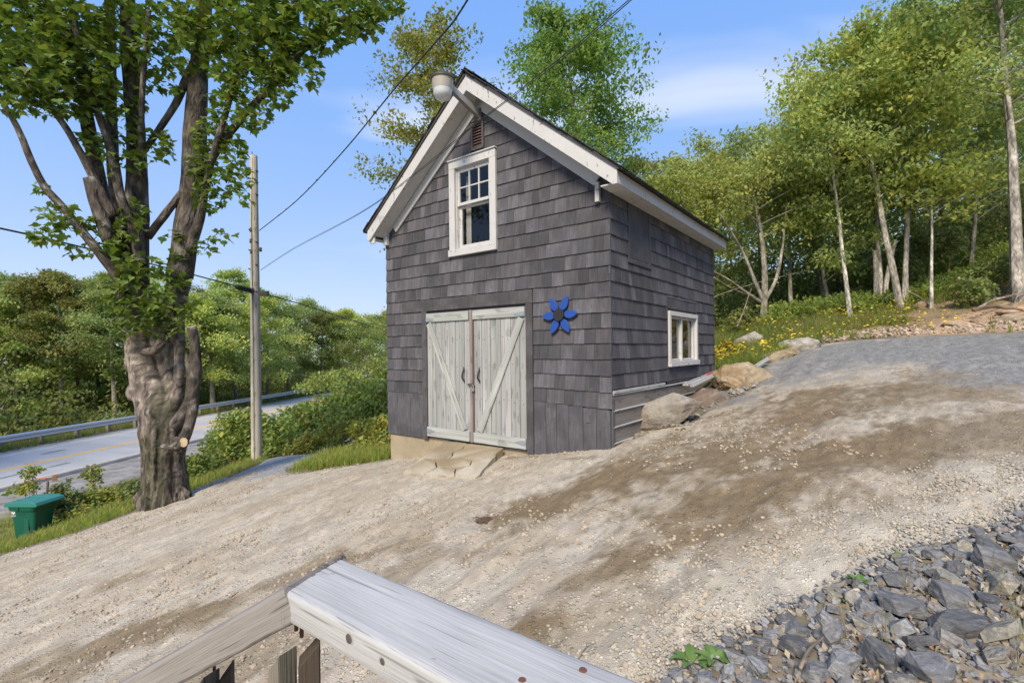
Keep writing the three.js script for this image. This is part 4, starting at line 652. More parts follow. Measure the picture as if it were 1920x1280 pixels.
{ // roadside post with a reflector arm
  const p = P(86, 921, 17.0), g = onGround(p.x, p.z), t = thing('roadside_marker', 'short leaning post with brown reflector plate at the road edge', 'marker post', g);
  const o = (px, py, d = 17) => P(px, py, d).sub(g);
  part('post', beam(V(0, -.2, 0), o(89, 902), .05, .05), std([.16, .12, .10], { map: T.weather }), t);
  part('arm', beam(o(72, 897), o(98, 893), .05, .05), std([.42, .33, .27], { map: T.weather }), t); part('red_end', beam(o(72, 898), o(86, 896), .058, .058), std([.42, .12, .09]), t);
  const s = new THREE.Shape(); s.moveTo(-.07, -.10); s.lineTo(-.07, .05); s.quadraticCurveTo(-.05, .11, 0, .11); s.quadraticCurveTo(.07, .11, .07, .04); s.lineTo(.07, -.10); s.closePath();
  part('reflector_plate', new THREE.ExtrudeGeometry(s, { depth: .02, bevelEnabled: true, bevelSize: .004, bevelThickness: .004, bevelSegments: 1 }), std([.28, .14, .07], { map: T.weather }), t, o(102, 896).toArray(), [0, .3, 0]);
}

// ================================================================ stones
const slateM = [[.215, .21, .212], [.14, .138, .142], [.30, .295, .29], [.30, .275, .25], [.36, .325, .26]].map(c => new THREE.MeshStandardMaterial({ color: C(...c), map: T.slate, bumpMap: T.slateB, bumpScale: .009, roughness: .8 }));
const slateGeo = Array.from({ length: 14 }, (_, k) => { // broken slate: hulls of a slanted slab with knocked-off corners
  const p = [], fl = rr(.24, .50), el = rr(.55, .95), sk = rr(-.3, .3);
  for (const y of [-1, 1]) { const n = 5 + Math.floor(rnd() * 3); for (let i = 0; i < n; i++) { const a = (i + rr(-.3, .3)) / n * 2 * Math.PI, r = rr(.72, 1.05) * (y > 0 ? rr(.72, .98) : 1); p.push(V(r * Math.cos(a) + sk * y * .3, y * fl * rr(.7, 1.05) + .12 * Math.cos(a + k), r * Math.sin(a) * el)); } }
  for (let i = 0; i < 5; i++) p.push(V(rr(-.8, .8), rr(-.8, .8) * fl, rr(-.7, .7) * el));
  const h = new ConvexGeometry(p); // split faces once and push the new points a little for conchoidal relief
  const ps = h.attributes.position, out = []; const jit = (q, s) => { const n = fbm3(q.x * 2.3 + k * 5, q.y * 2.3, q.z * 2.3, 3) - .5; return q.clone().multiplyScalar(1 + n * .22 * s); };
  for (let i = 0; i < ps.count; i += 3) { const v = [0, 1, 2].map(j => V().fromBufferAttribute(ps, i + j)), m = [0, 1, 2].map(j => v[j].clone().add(v[(j + 1) % 3]).multiplyScalar(.5)); for (const f of [[v[0], m[0], m[2]], [v[1], m[1], m[0]], [v[2], m[2], m[1]], m]) f.forEach(q => { const w = jit(q, .55); out.push(w.x, w.y, w.z); }); }
  const g = new THREE.BufferGeometry(); g.setAttribute('position', new THREE.Float32BufferAttribute(out, 3)); g.computeVertexNormals();
  const n = g.attributes.normal, pp = g.attributes.position, uv = []; for (let i = 0; i < pp.count; i++) { const ax = Math.abs(n.getX(i)), ay = Math.abs(n.getY(i)), az = Math.abs(n.getZ(i)); ay >= ax && ay >= az ? uv.push(pp.getX(i) * .12 + k * .3, pp.getZ(i) * .12) : ax > az ? uv.push(pp.getZ(i) * .12, pp.getY(i) * .12 + k * .2) : uv.push(pp.getX(i) * .12, pp.getY(i) * .12 + k * .4); }
  g.setAttribute('uv', new THREE.Float32BufferAttribute(uv, 2)); return g;
});
const placed = [];
function slate(px, py, r, k, label, group, m = 0, tilt = .35, lift = .35) {
  const p = G(px, py); p.y += r * lift; const t = part('slate_rock', slateGeo[k % 14], slateM[m], scene, p.toArray(), [rr(-tilt, tilt), rr(0, 6.28), rr(-tilt, tilt)]); t.scale.setScalar(r); placed.push([p.x, p.z, r]); return tag(t, label, 'rock', group);
}
{ // the big ones that can be told apart, then the rest of the bed
  const big = [
    [1690, 1150, .125, 'blocky dark slate rock standing tall in the middle of the rock bed', 0], [1790, 1133, .115, 'long flat slate rock lying just right of the tall blocky one', 0], [1865, 1065, .115, 'large smooth slate slab near the right edge of the rock bed', 0], [1800, 1185, .12, 'broad layered slate rock with fissures in the right of the bed', 1], [1650, 1245, .105, 'dark rounded slate rock veined in white at the bottom of the bed', 1], [1580, 1260, .10, 'pale blue-grey slate block at the bottom of the rock bed', 2], [1750, 1268, .13, 'wide flat slate slab at the bottom edge of the photo', 0],
    [1560, 1205, .085, 'brownish grey rock with dry grass on it', 3], [1490, 1220, .075, 'ridged dark slate rock left of the brownish one', 1], [1555, 1177, .07, 'flat pale slate rock at the upper left of the bed', 2], [1620, 1182, .065, 'upright brown-faced rock amid the slate', 4], [1780, 1098, .09, 'tan stained rock with orange lichen near the right', 4], [1880, 1110, .11, 'greenish grey stone at the right edge under the smooth slab', 4], [1680, 1095, .085, 'sharp slate flake lying at the upper edge of the bed', 0], [1700, 1062, .065, 'small slate block at the top of the bed', 0], [1755, 1048, .07, 'flat slate sheet beside the gravel at the top of the bed', 0], [1725, 1040, .06, 'small pointed blue slate at the topmost corner of the bed', 2], [1860, 1040, .09, 'angular dark slate near the right edge, behind the smooth slab', 1], [1690, 1190, .08, 'low slate rock below the tall blocky one', 2], [1420, 1262, .07, 'slate rock at the lower left tip of the bed', 2], [1870, 1200, .11, 'greenish slate at the lower right corner', 4], [1535, 1275, .08, 'half buried slate at the bottom beside the stick', 0],
  ];
  big.forEach(([x, y, r, l, m], i) => slate(x, y, r * .92, i, l, null, m));
  let n = 0; for (let i = 0; i < 9000 && n < 278; i++) {
    const x = rr(.3, 3.4), z = rr(-3.2, -1.25), d = polyD(x, z, rockPoly); if (d < -.01) continue; const r = Math.min(.022 + .085 * Math.pow(rnd(), 1.3), .03 + Math.max(0, d) * .3); if (placed.some(q => Math.hypot(q[0] - x, q[1] - z) < (q[2] + r) * .54)) continue;
    const p = onGround(x, z, r * .3); const t = part('slate_rock', slateGeo[n % 14], slateM[Math.min(4, Math.floor(Math.pow(rnd(), 1.6) * 5))], scene, p.toArray(), [rr(-.4, .4), rr(0, 6.28), rr(-.4, .4)]); t.scale.set(r, r * rr(.8, 1.1), r); placed.push([x, z, r]); n++;
    tag(t, 'one of many smaller grey slate rocks filling the rock bed', 'rock', 'smaller slate rocks of the bed');
  }
  for (const v of [1, 6, 9]) { const ms = [], cs = []; for (let i = 0; i < 1500 && ms.length < 420; i++) { const x = rr(.2, 3.6), z = rr(-3.4, -1.1), d = polyD(x, z, rockPoly); if (d < -.02) continue; const r = rr(.016, .046); ms.push(M4(onGround(x, z, r * .35), Q(rr(-.6, .6), rr(0, 6), rr(-.6, .6)), r)); const k = rr(.6, 1.35); cs.push(rnd() < .7 ? C(.24 * k, .235 * k, .235 * k) : C(.37 * k, .32 * k, .25 * k)); }
    const q = copies('slate_rubble', slateGeo[v], new THREE.MeshStandardMaterial({ map: T.slate, roughness: .75 }), ms, cs, scene); q.userData.label = ['fist-sized slate rubble packed between the rocks of the bed', 'flat slate rubble scattered in the gaps of the rock bed', 'knobbly slate rubble filling the rock bed floor'][[1, 6, 9].indexOf(v)]; q.userData.category = 'rubble'; }
  const ms = [], cs = []; for (let i = 0; i < 12000; i++) { const x = rr(.2, 3.6), z = rr(-3.4, -1.1), d = polyD(x, z, rockPoly); if (d < -.03 - .07 * rnd()) continue; const r = rr(.005, .022); ms.push(M4(onGround(x, z, r * .5), Q(rr(-1, 1), rr(0, 6), rr(-1, 1)), V(r, r * .8, r))); const k = rr(.6, 1.3); cs.push(rnd() < .75 ? C(.23 * k, .225 * k, .225 * k) : C(.36 * k, .31 * k, .24 * k)); }
  const c = copies('slate_chippings', slateGeo[3], new THREE.MeshStandardMaterial({ roughness: .8 }), ms, cs, scene); c.userData.label = 'small slate chippings between the rocks of the bed'; c.userData.category = 'chippings';
  // pale loose stones over the driveway, thick beside the bed
  const pg = new THREE.IcosahedronGeometry(1, 1); { const p = pg.attributes.position; for (let i = 0; i < p.count; i++) { const f = 1 + .5 * (vn3(p.getX(i) * 1.4 + 5, p.getY(i) * 1.4, p.getZ(i) * 1.4) - .5); p.setXYZ(i, p.getX(i) * f, p.getY(i) * f * .7, p.getZ(i) * f * .85); } pg.computeVertexNormals(); }
  const gm = [], gc = []; for (let i = 0; i < 260000 && gm.length < 60000; i++) {
    const near = rnd(), x = near < .75 ? rr(-3.5, 5) : rr(-9, 11), z = near < .75 ? rr(-6, -1.4) : rr(-12, -2); const d = polyD(x, z, drivePoly); if (d < .02) continue; const rk = -polyD(x, z, rockPoly), bl = polyD(x, z, bluePoly);
    const w = .008 + .8 * sstep(1.0, .05, rk + .5 * (fbm3(x * 2, 3, z * 2, 3) - .5)) + .9 * sstep(-.3, .4, bl); if (rnd() > w) continue;
    const r = Math.pow(rnd(), 2.2) * (rk < 1 ? .0085 : .008) + .0025; gm.push(M4(onGround(x, z, .055 * (ruts(x, z)[0] - .5) + .05 * (ruts(x, z)[1] - .5) + .004), Q(rr(-.6, .6), rr(0, 6), rr(-.6, .6)), r)); const k = rr(.75, 1.2); gc.push(bl > -.2 && rk > 1 ? C(.24 * k * k, .24 * k * k, .24 * k * k) : rnd() < .25 ? C(.30 * k, .28 * k, .25 * k) : C(.42 * k, .37 * k, .29 * k));
  }
  for (let i = 0; i < 40000 && gm.length < 66000; i++) { const x = rr(-9, 3), z = rr(-11, -2), d = polyD(x, z, drivePoly); if (d < .05 || fbm3(x * 1.3, 8, z * 1.3, 3) < .47) continue; const r = Math.pow(rnd(), 2.5) * .016 + .004; gm.push(M4(onGround(x, z, .075 * (ruts(x, z)[0] - .5) + .05 * (ruts(x, z)[1] - .5) + .006), Q(rr(-.6, .6), rr(0, 6), rr(-.6, .6)), r)); const k = rr(.7, 1.2); gc.push(C(.37 * k, .30 * k, .22 * k)); }
  const lg = copies('loose_gravel', pg, new THREE.MeshStandardMaterial({ roughness: .9 }), gm, gc, scene); lg.userData.label = 'loose pale stones strewn over the driveway'; lg.userData.category = 'gravel';
}
const gaussB = () => (rnd() + rnd() + rnd() - 1.5) / 1.5;
// boulders
function boulder(name, label, p, size, seed, cols, rot = [0, 0, 0], cuts = 6, rough = .3) {
  // a broken block: hull of a few scattered corners, split finely and roughened
  const R = mulberry(seed * 77 + 5), hp = []; for (let i = 0; i < 8 + cuts; i++) { const y = 1 - 2 * (i + .5) / (8 + cuts), a = i * 2.4 + R() * 1.1, r = Math.sqrt(1 - y * y); hp.push(V(Math.sign(Math.cos(a)) * Math.pow(Math.abs(Math.cos(a)), .7) * r * (.8 + .3 * R()), y * (.8 + .3 * R()), Math.sign(Math.sin(a)) * Math.pow(Math.abs(Math.sin(a)), .7) * r * (.8 + .3 * R()))); }
  const hull = new ConvexGeometry(hp).attributes.position; let tris = []; for (let i = 0; i < hull.count; i += 3) tris.push([0, 1, 2].map(j => V().fromBufferAttribute(hull, i + j)));
  for (let k = 0; k < 5; k++) { const nx = []; for (const t of tris) { if (t[0].distanceTo(t[1]) < .09 && t[1].distanceTo(t[2]) < .09 && t[2].distanceTo(t[0]) < .09) { nx.push(t); continue; } const m = [0, 1, 2].map(j => t[j].clone().add(t[(j + 1) % 3]).multiplyScalar(.5)); nx.push([t[0], m[0], m[2]], [t[1], m[1], m[0]], [t[2], m[2], m[1]], m); } tris = nx; }
  const out = []; for (const t of tris) for (const v of t) { const n = rough * .5 * (fbm3(v.x * 1.6 + seed, v.y * 1.6, v.z * 1.6, 4) - .5) + .12 * (fbm3(v.x * 4.5 + seed, v.y * 4.5, v.z * 4.5, 4) - .5) + .05 * (fbm3(v.x * 15, v.y * 15 + seed, v.z * 15, 2) - .5), q = v.clone().multiplyScalar(1 + n); out.push(q.x * size[0], q.y * size[1], q.z * size[2]); }
  let g = new THREE.BufferGeometry(); g.setAttribute('position', new THREE.Float32BufferAttribute(out, 3)); g.computeVertexNormals(); g = toCreasedNormals(g, .5); metreUV(g, seed, 0);
  tint(g, (x, y, z) => { const a = fbm3(x * 4 + seed, y * 4, z * 4, 4), b = fbm3(x * 11, y * 11 + seed, z * 11, 3); let c = cols[0]; c = c.map((v, k) => mix(v, cols[1][k], sstep(.46, .58, a))); c = c.map((v, k) => mix(v, cols[2][k], sstep(.58, .68, b) * .5)); return c; });
  const m = part(name, g, new THREE.MeshStandardMaterial({ vertexColors: true, map: T.granite, bumpMap: T.granite, bumpScale: .012, roughness: .92 }), scene, p.toArray(), rot); return tag(m, label, 'boulder');
}
{
  const gy = [[.30, .262, .22], [.40, .37, .33], [.24, .18, .125]], tan = [[.40, .29, .17], [.50, .40, .27], [.28, .19, .10]], pale = [[.46, .42, .36], [.54, .50, .44], [.24, .20, .17]];
  const at = (x, y, z) => H(x, y, z);
  boulder('boulder', 'long grey granite boulder leaning against the corner of the shed side', P(1244, 776, 6.75), [.62, .27, .36], 3, gy, [.2, -.35, .40], 4);
  boulder('boulder', 'square tan boulder beside the gravel near the far end of the shed', P(1388, 712, 8.2), [.52, .33, .42], 8, tan, [0, .3, .14], 10);
  boulder('boulder', 'brown rock wedged between the grey granite boulder and the tan boulder', P(1325, 752, 7.5), [.32, .2, .26], 5, [[.22, .165, .125], [.30, .25, .21], [.14, .10, .08]], [.2, .3, .3]);
  boulder('boulder', 'small dark flat rock in the gap below the tan boulder', P(1352, 748, 7.6), [.26, .14, .2], 15, [[.22, .19, .165], [.3, .27, .24], [.12, .10, .08]], [0, .8, -.1]);
  boulder('boulder', 'low brown stone tucked at the foot of the shed behind the granite boulder', at(.25, -2.62, -1.95), [.22, .14, .2], 25, [[.2, .15, .12], [.28, .23, .2], [.12, .09, .07]]);
  const q1 = P(1455, 672, 9.9), q2 = P(1500, 645, 11.3), q3 = P(1405, 630, 13.5), q4 = P(1480, 662, 10.4), q5 = P(1385, 640, 13);
  boulder('boulder', 'narrow pale boulder in line along the gravel edge beyond the tan boulder', onGround(q1.x, q1.z, .03), [.58, .16, .25], 11, tan, [0, .5, .12]);
  boulder('boulder', 'pale grey boulder on the crest where the gravel meets the flowers', onGround(q2.x, q2.z, .06), [.52, .24, .34], 13, pale, [0, .1, 0]);
  boulder('boulder', 'grey lichen-covered boulder half hidden in the flowers below the forked tree', onGround(q3.x, q3.z, .1), [.62, .3, .4], 17, pale, [0, .3, .25]);
  boulder('boulder', 'flat brown stone under the pale crest boulder', onGround(q4.x, q4.z, .03), [.4, .13, .26], 19, tan, [0, .9, 0]);
  boulder('boulder', 'small broken grey stones heap at the edge of the flowers', onGround(q5.x + .6, q5.z + 1.6, .0), [.5, .14, .35], 29, pale);
  { const ms = [], cs = []; for (const [lx, lz, n, w] of [[.45, -1.2, 60, .5], [.55, -2.2, 90, .5], [.85, -2.7, 80, .4], [1.0, -3.6, 60, .5], [.15, -.6, 30, .25]]) for (let i = 0; i < n; i++) { const q = H(lx + gaussB() * w * .6, 0, lz + gaussB() * w); const r = Math.pow(rnd(), 2) * .055 + .010; ms.push(M4(onGround(q.x, q.z, r * .3), Q(rr(-.7, .7), rr(0, 6), rr(-.7, .7)), V(r, r * .8, r))); const k = rr(.65, 1.2); cs.push(pick([C(.33 * k, .28 * k, .22 * k), C(.25 * k, .24 * k, .23 * k), C(.40 * k, .36 * k, .30 * k)])); }
    const q = copies('foot_rubble', slateGeo[8], new THREE.MeshStandardMaterial({ map: T.granite, roughness: .95 }), ms, cs, scene); q.userData.label = 'loose stones packed round the boulders along the shed side'; q.userData.category = 'rubble'; }
  const bank = [[1893, 572, 12.4, .30, .13, 'tan flat rock lying high on the dirt bank'], [1840, 592, 12, .3, .12, 'pale ledge rock halfway up the dirt bank'], [1905, 598, 11.4, .34, .16, 'orange-tan rock low on the dirt bank at the right edge'], [1790, 607, 12, .32, .1, 'brown rounded rock at the left foot of the dirt bank'], [1870, 603, 11.6, .2, .1, 'small reddish rock in the face of the dirt bank'], [1640, 577, 16.2, .3, .15, 'pale stone among the trunks of the right wood'], [1735, 573, 15.4, .34, .17, 'round pale stone beside the thin straight trunk']];
  bank.forEach(([px, py, d, w, h, l], i) => { const q = P(px, py, d); boulder('bank_rock', l, onGround(q.x, q.z, h * .3), [w, h, w * .7], 40 + i, [[.42, .30, .20], [.50, .39, .28], [.25, .17, .11]], [0, i, .1]); });
  const ms = [], cs = []; for (let i = 0; i < 1000; i++) { const px = rr(1540, 1960), q = P(px, mix(640, 622, (px - 1530) / 400) - rr(0, 12), mix(12.1, 10.2, (px - 1530) / 400) + rr(.0, 1.3)); const r = Math.pow(rnd(), 2) * .07 + .012; ms.push(M4(onGround(q.x, q.z, r * .4), Q(rr(-1, 1), rr(0, 6), rr(-1, 1)), V(r, r * .7, r))); const k = rr(.7, 1.25); cs.push(C(.40 * k, .31 * k, .235 * k)); }
  const s = copies('bank_rubble', slateGeo[5], new THREE.MeshStandardMaterial({ roughness: .95 }), ms, cs, scene); s.userData.label = 'tan rubble strewn along the foot of the dirt bank'; s.userData.category = 'rubble';
}
{ // loose trim lengths lying along the shed foot
  const sc = (label, a, b, w, m, red) => { const t = thing('trim_offcut', label, 'trim piece', a); part('strip', beam(V(0, 0, 0), b.clone().sub(a), w, .03), m, t); part('lip', beam(V(0, .02, .01), b.clone().sub(a).add(V(0, .02, .01)), .02, .045), m, t); if (red) part('red_mark', beam(b.clone().sub(a).multiplyScalar(.5).add(V(0, .03, .03)), b.clone().sub(a).multiplyScalar(.72).add(V(0, .03, .03)), w * .5, .03), std([.55, .08, .10]), t); };
  const m = std([.42, .42, .42], { map: T.paint, roughness: .7 });
  sc('white trim offcut with a red mark lying along the shed foot', H(.16, -2.36, -2.3), H(.22, -2.20, -4.3), .09, m, true); sc('short white trim offcut poking up beyond the tan boulder', P(1413, 690, 8.7), P(1440, 673, 9.1), .07, m); sc('thin white trim offcut beside the granite boulder', H(.32, -2.36, -2.1), H(.4, -2.25, -2.9), .06, m);
}

// ================================================================ vegetation
const leafMat = (t = .35) => new THREE.MeshPhysicalMaterial({ color: '#fff', roughness: .75, transmission: t, thickness: 0, ior: 1.35, side: THREE.DoubleSide, specularIntensity: .6 });
const LEAF = leafMat(.58), LEAFD = leafMat(.62);
function geoOf(pos) { const g = new THREE.BufferGeometry(); g.setAttribute('position', new THREE.Float32BufferAttribute(pos, 3)); g.computeVertexNormals(); return g; }
// maple leaf: five lobes, folded on its midrib; one unit long, stalk at the origin, tip along +z
const mapleLeaf = (() => {
  const half = [[0, 0], [.22, -.06], [.34, .12], [.52, .16], [.44, .30], [.58, .44], [.40, .46], [.30, .60], [.20, .56], [.13, .74], [0, 1.0]], pos = [];
  for (const s of [1, -1]) for (let i = 0; i < half.length - 1; i++) { const a = [0, 0, .32], b = half[i], c = half[i + 1]; const f = q => [s * q[0], .30 * q[0] - .25 * (q[1] - .3) ** 2 - .16 * q[0] * q[0], q[1]]; pos.push(...f([0, .32]), ...(s > 0 ? [...f(b), ...f(c)] : [...f(c), ...f(b)])); }
  return geoOf(pos);
})();
// a spray of small folded leaves
function sprayGeo(n, R, len, wid, flat, seed) {
  const r = mulberry(seed), pos = []; for (let i = 0; i < n; i++) {
    const a = r() * 6.28, d = Math.sqrt(r()) * R, o = V(Math.cos(a) * d, (r() - .5) * R * flat * 2 - d * d * .25 / R, Math.sin(a) * d), q = Q((r() - .5) * 2.3 + .25, a + (r() - .5) * 2, (r() - .5) * 2.2), k = .7 + .6 * r();
    const L = len * k, w = wid * k, p = [[0, 0, 0], [w, .18 * w, L * .45], [0, -.06 * L, L], [-w, .18 * w, L * .45]].map(v => V(...v).applyQuaternion(q).add(o));
    for (const t of [[0, 1, 2], [0, 2, 3]]) t.forEach(k => pos.push(p[k].x, p[k].y, p[k].z));
  } return geoOf(pos);
}
const SPRAY = [1, 2, 3].map(s => sprayGeo(11, .34, .13, .036, .35, s)), SPRAYF = [4, 5].map(s => sprayGeo(17, .58, .20, .06, .4, s)), SPRAYW = [6, 7].map(s => sprayGeo(10, .26, .15, .055, .45, s));
const vary = (c, k = .3, h = .12) => { const b = 1 + rr(-k, k), y = rr(-h, h); return C(c[0] * b * (1 + y), c[1] * b, c[2] * b * (1 - y)); };
const gauss = () => (rnd() + rnd() + rnd() - 1.5) / 1.5;

// ---------------------------------------------------------------- the maple by the driveway
{
  const base = G(310, 938), t = thing('maple_tree', 'big old maple with a burled pale trunk, many stems and a cut stub', 'tree', base), d0 = 9.5, o = p => p.sub(base);
  const K = (px, py, r, d = d0) => [o(P(px, py, d)), r * d / F];
  const chains = [
    [K(308, 985, 47), K(309, 940, 40), K(309, 900, 35), K(308, 850, 33), K(304, 805, 36), K(297, 770, 32)],
    [K(297, 770, 35), K(280, 725, 29), K(262, 680, 22), K(252, 630, 19), K(247, 580, 20), K(251, 520, 22)],
    [K(318, 800, 30), K(320, 735, 18, 9.62), K(316, 680, 15, 9.7), K(319, 620, 15, 9.72), K(329, 560, 18, 9.72), K(340, 500, 20, 9.72)],
    [K(302, 770, 26), K(296, 700, 13, 9.72), K(292, 640, 13, 9.72), K(280, 575, 15, 9.6)],
    [K(312, 780, 24), K(333, 735, 9, 9.45), K(336, 690, 8, 9.45), K(336, 640, 9, 9.5), K(332, 585, 12, 9.6)],
  ];
  const caps = chains.flatMap(c => c.slice(1).map((b, i) => [c[i], b]));
  const lumps = [[...K(252, 735, 14)], [...K(256, 690, 8, 9.3)], [...K(268, 772, 9, 9.2)], [...K(335, 832, 11, 9.25)], [...K(264, 935, 12, 9.4)], [...K(345, 930, 11, 9.35)]];
  const smin = (a, b, k) => { const h = Math.max(k - Math.abs(a - b), 0) / k; return Math.min(a, b) - h * h * k * .25; };
  const lo = [1e9, 1e9, 1e9], hi = [-1e9, -1e9, -1e9]; for (const c of chains) for (const [p, r] of c) ['x', 'y', 'z'].forEach((k, i) => { lo[i] = Math.min(lo[i], p[k] - r - .12); hi[i] = Math.max(hi[i], p[k] + r + .12); });
  const f = (x, y, z) => {
    let d = 9; for (const [[a, ra], [b, rb]] of caps) { const bx = b.x - a.x, by = b.y - a.y, bz = b.z - a.z, q = clamp(((x - a.x) * bx + (y - a.y) * by + (z - a.z) * bz) / (bx * bx + by * by + bz * bz)), e = Math.hypot(x - a.x - q * bx, y - a.y - q * by, z - a.z - q * bz) - mix(ra, rb, q); if (e < 1) d = smin(d, e, .05); }
    for (const [p, r] of lumps) d = smin(d, Math.hypot(x - p.x, (y - p.y) * .8, z - p.z) - r, .09);
    if (d < .2) { const low = sstep(1.75, 1.1, y); const rg = 1 - 2 * Math.abs(fbm3(x * 9 + 4, y * 1.3, z * 9, 3) - .5); d += mix(.022, .15, low) * (rg - .8) * -1 * .9 + .03 * (fbm3(x * 6, y * 5, z * 6, 3) - .5) + .012 * (fbm3(x * 26, y * 12, z * 26, 2) - .5); }
    return d;
  };
  const bark = (x, y, z) => { const low = sstep(1.9, 1.2, y), a = fbm3(x * 5 + 3, y * 2.4, z * 5, 4), b = fbm3(x * 18, y * 2.2, z * 18, 3), ring = fbm3(x * 3, y * 14, z * 3, 3), moss = sstep(.56, .70, fbm3(x * 3.2 + 8, y * 1.2, z * 3.2, 4) + .16 * sstep(-.2, .5, x)); let c = [.40, .33, .285]; c = c.map((v, k) => mix(v, [.64, .56, .49][k], sstep(.48, .62, ring) * (1 - low))); c = c.map((v, k) => mix(v, [.20, .17, .145][k], sstep(.42, .62, a) * .7)); c = c.map((v, k) => mix(v, [.10, .078, .065][k], sstep(.44, .56, b) * mix(.35, 1, low))); return c.map((v, k) => mix(v, [.10, .10, .055][k], moss * .75)); };
  const barkM = new THREE.MeshStandardMaterial({ vertexColors: true, map: T.bark, bumpMap: T.barkB, bumpScale: .035, roughness: .95 });
  const cyl = g => { const p = g.attributes.position, uv = []; for (let i = 0; i < p.count; i++) uv.push(p.getX(i) * 1.0 + p.getZ(i) * .6, p.getY(i)); g.setAttribute('uv', new THREE.Float32BufferAttribute(uv, 2)); return g; };
  part('trunk', tint(cyl(surfaceNet(f, lo, hi, .02)), bark), barkM, t);
  const stem = (name, pts, rough = .14) => { const q = pts.map(p => K(...p)); return part(name, tint(tube(q.map(a => a[0]), q.map(a => a[1]), 12, 6, rough), (x, y, z) => { const a = fbm3(x * 12, y * 5, z * 12, 4), m = sstep(.48, .62, fbm3(x * 7 + 5, y * 4, z * 7, 3)), l = sstep(.60, .70, fbm3(x * 9 + 1, y * 9, z * 9, 3)); let c = [.155, .125, .105].map(v => v * (.5 + 1.0 * a)); c = c.map((v, k) => mix(v, [.07, .065, .045][k], m * .6)); return c.map((v, k) => mix(v, [.42, .40, .36][k], l * .7)); }), barkM, t); };
  stem('stem', [[250, 540, 24], [254, 440, 21], [256, 340, 18], [254, 250, 15], [246, 150, 14], [240, 40, 13], [236, -60, 11], [225, -220, 8]]);
  stem('stem', [[336, 520, 22, 9.7], [350, 420, 20, 9.75], [361, 330, 20, 9.8], [366, 240, 19, 9.8], [371, 150, 16, 9.8], [378, 60, 14, 9.8], [386, -40, 12, 9.8], [400, -200, 8, 9.8]]);
  stem('stem', [[238, 560, 17, 9.4], [218, 480, 14, 9.3], [196, 395, 13, 9.2], [179, 310, 12, 9.2], [165, 240, 11, 9.2], [158, 190, 9, 9.2], [140, 60, 7, 9.2], [120, -80, 5, 9.2]]);
  stem('stem', [[232, 480, 11, 9.7], [214, 340, 10, 9.9], [208, 225, 9, 10], [206, 110, 9, 10], [205, 0, 8, 10], [206, -120, 6, 10]]);
  stem('stub', [[205, 455, 11, 9.0], [186, 395, 12, 8.95], [170, 335, 12, 8.9]]);
  stem('branch', [[222, 520, 10, 9.1], [186, 474, 8, 8.9], [150, 430, 7.5, 8.8], [115, 386, 7, 8.7], [84, 352, 6.5, 8.6], [58, 302, 6, 8.5], [42, 262, 5.5, 8.4], [28, 232, 5, 8.4], [0, 185, 4.5, 8.3], [-40, 120, 3.5, 8.2]]);
  stem('branch', [[212, 405, 8, 9], [176, 335, 7, 8.9], [150, 286, 6, 8.8], [120, 235, 5.5, 8.7], [86, 190, 5, 8.6], [60, 148, 4.5, 8.5], [20, 90, 3.5, 8.4]]);
  stem('branch', [[266, 500, 9, 9.2], [246, 420, 8.5, 9.1], [226, 370, 8, 9], [214, 310, 8, 9], [200, 258, 7, 8.9], [184, 214, 6.5, 8.9], [164, 160, 6, 8.8], [146, 80, 5.5, 8.8], [130, 0, 5, 8.8]]);
  stem('branch', [[262, 330, 6, 9.3], [265, 200, 5, 9.2], [270, 120, 4.5, 9.1], [278, 20, 4, 9.1]]);
  stem('branch', [[276, 445, 7.5, 9.5], [304, 408, 7, 9.5], [332, 372, 6.5, 9.6], [350, 350, 6, 9.7]]);
  stem('branch', [[258, 300, 5, 9.5], [296, 245, 5.5, 9.6], [330, 192, 6.5, 9.7], [352, 140, 7, 9.7], [366, 110, 7, 9.75]]);
  stem('branch', [[356, 470, 9, 9.6], [374, 410, 8, 9.5], [384, 360, 6, 9.4], [400, 285, 5.5, 9.3], [416, 235, 5.5, 9.2], [430, 186, 5, 9.2], [446, 122, 4.5, 9.1], [468, 60, 4, 9], [490, -20, 3, 9]]);
  stem('branch', [[376, 330, 8, 9.6], [420, 262, 7, 9.4], [474, 198, 6, 9.2], [530, 142, 5, 9], [572, 90, 4.5, 8.9], [625, 48, 3.5, 8.8], [700, 20, 2.5, 8.7]]);
  stem('branch', [[130, 85, 9, 9.1], [108, 38, 9, 9], [82, -10, 8, 9]]); stem('branch', [[510, 120, 5, 9.1], [536, 74, 5, 9], [552, 6, 4.5, 8.9], [570, -60, 3.5, 8.8]]);
  stem('stub', [[318, 808, 12, 9.4], [344, 775, 11, 9.3], [360, 742, 10, 9.25], [367, 695, 9.5, 9.25], [365, 650, 9, 9.25], [359, 614, 8.5, 9.25]]); stem('stub', [[336, 838, 12, 9.15], [351, 806, 9, 9.18], [361, 766, 9, 9.25], [364, 735, 8, 9.27]]);
  stem('stub', [[350, 770, 7, 9.3], [356, 720, 6.5, 9.35], [353, 664, 5.5, 9.35]]); stem('stub', [[304, 836, 5, 9.05], [320, 838, 6, 8.98], [338, 832, 9, 9.0], [346, 826, 9, 9.08]]);
  stem('stub', [[272, 660, 8, 9.15], [292, 655, 9, 9.0], [304, 640, 9, 9.0]]);
  part('cut_face', new THREE.CylinderGeometry(.082, .084, .012, 18), std([.52, .42, .28], { map: T.concrete }), t, K(359, 612, 1, 9.25)[0].toArray(), [.2, 0, .1]);
  part('cut_face', new THREE.CylinderGeometry(.085, .085, .012, 18), std([.50, .38, .24], { map: T.concrete }), t, K(344, 829, 1, 8.93)[0].toArray(), [1.5, 0, .2]);
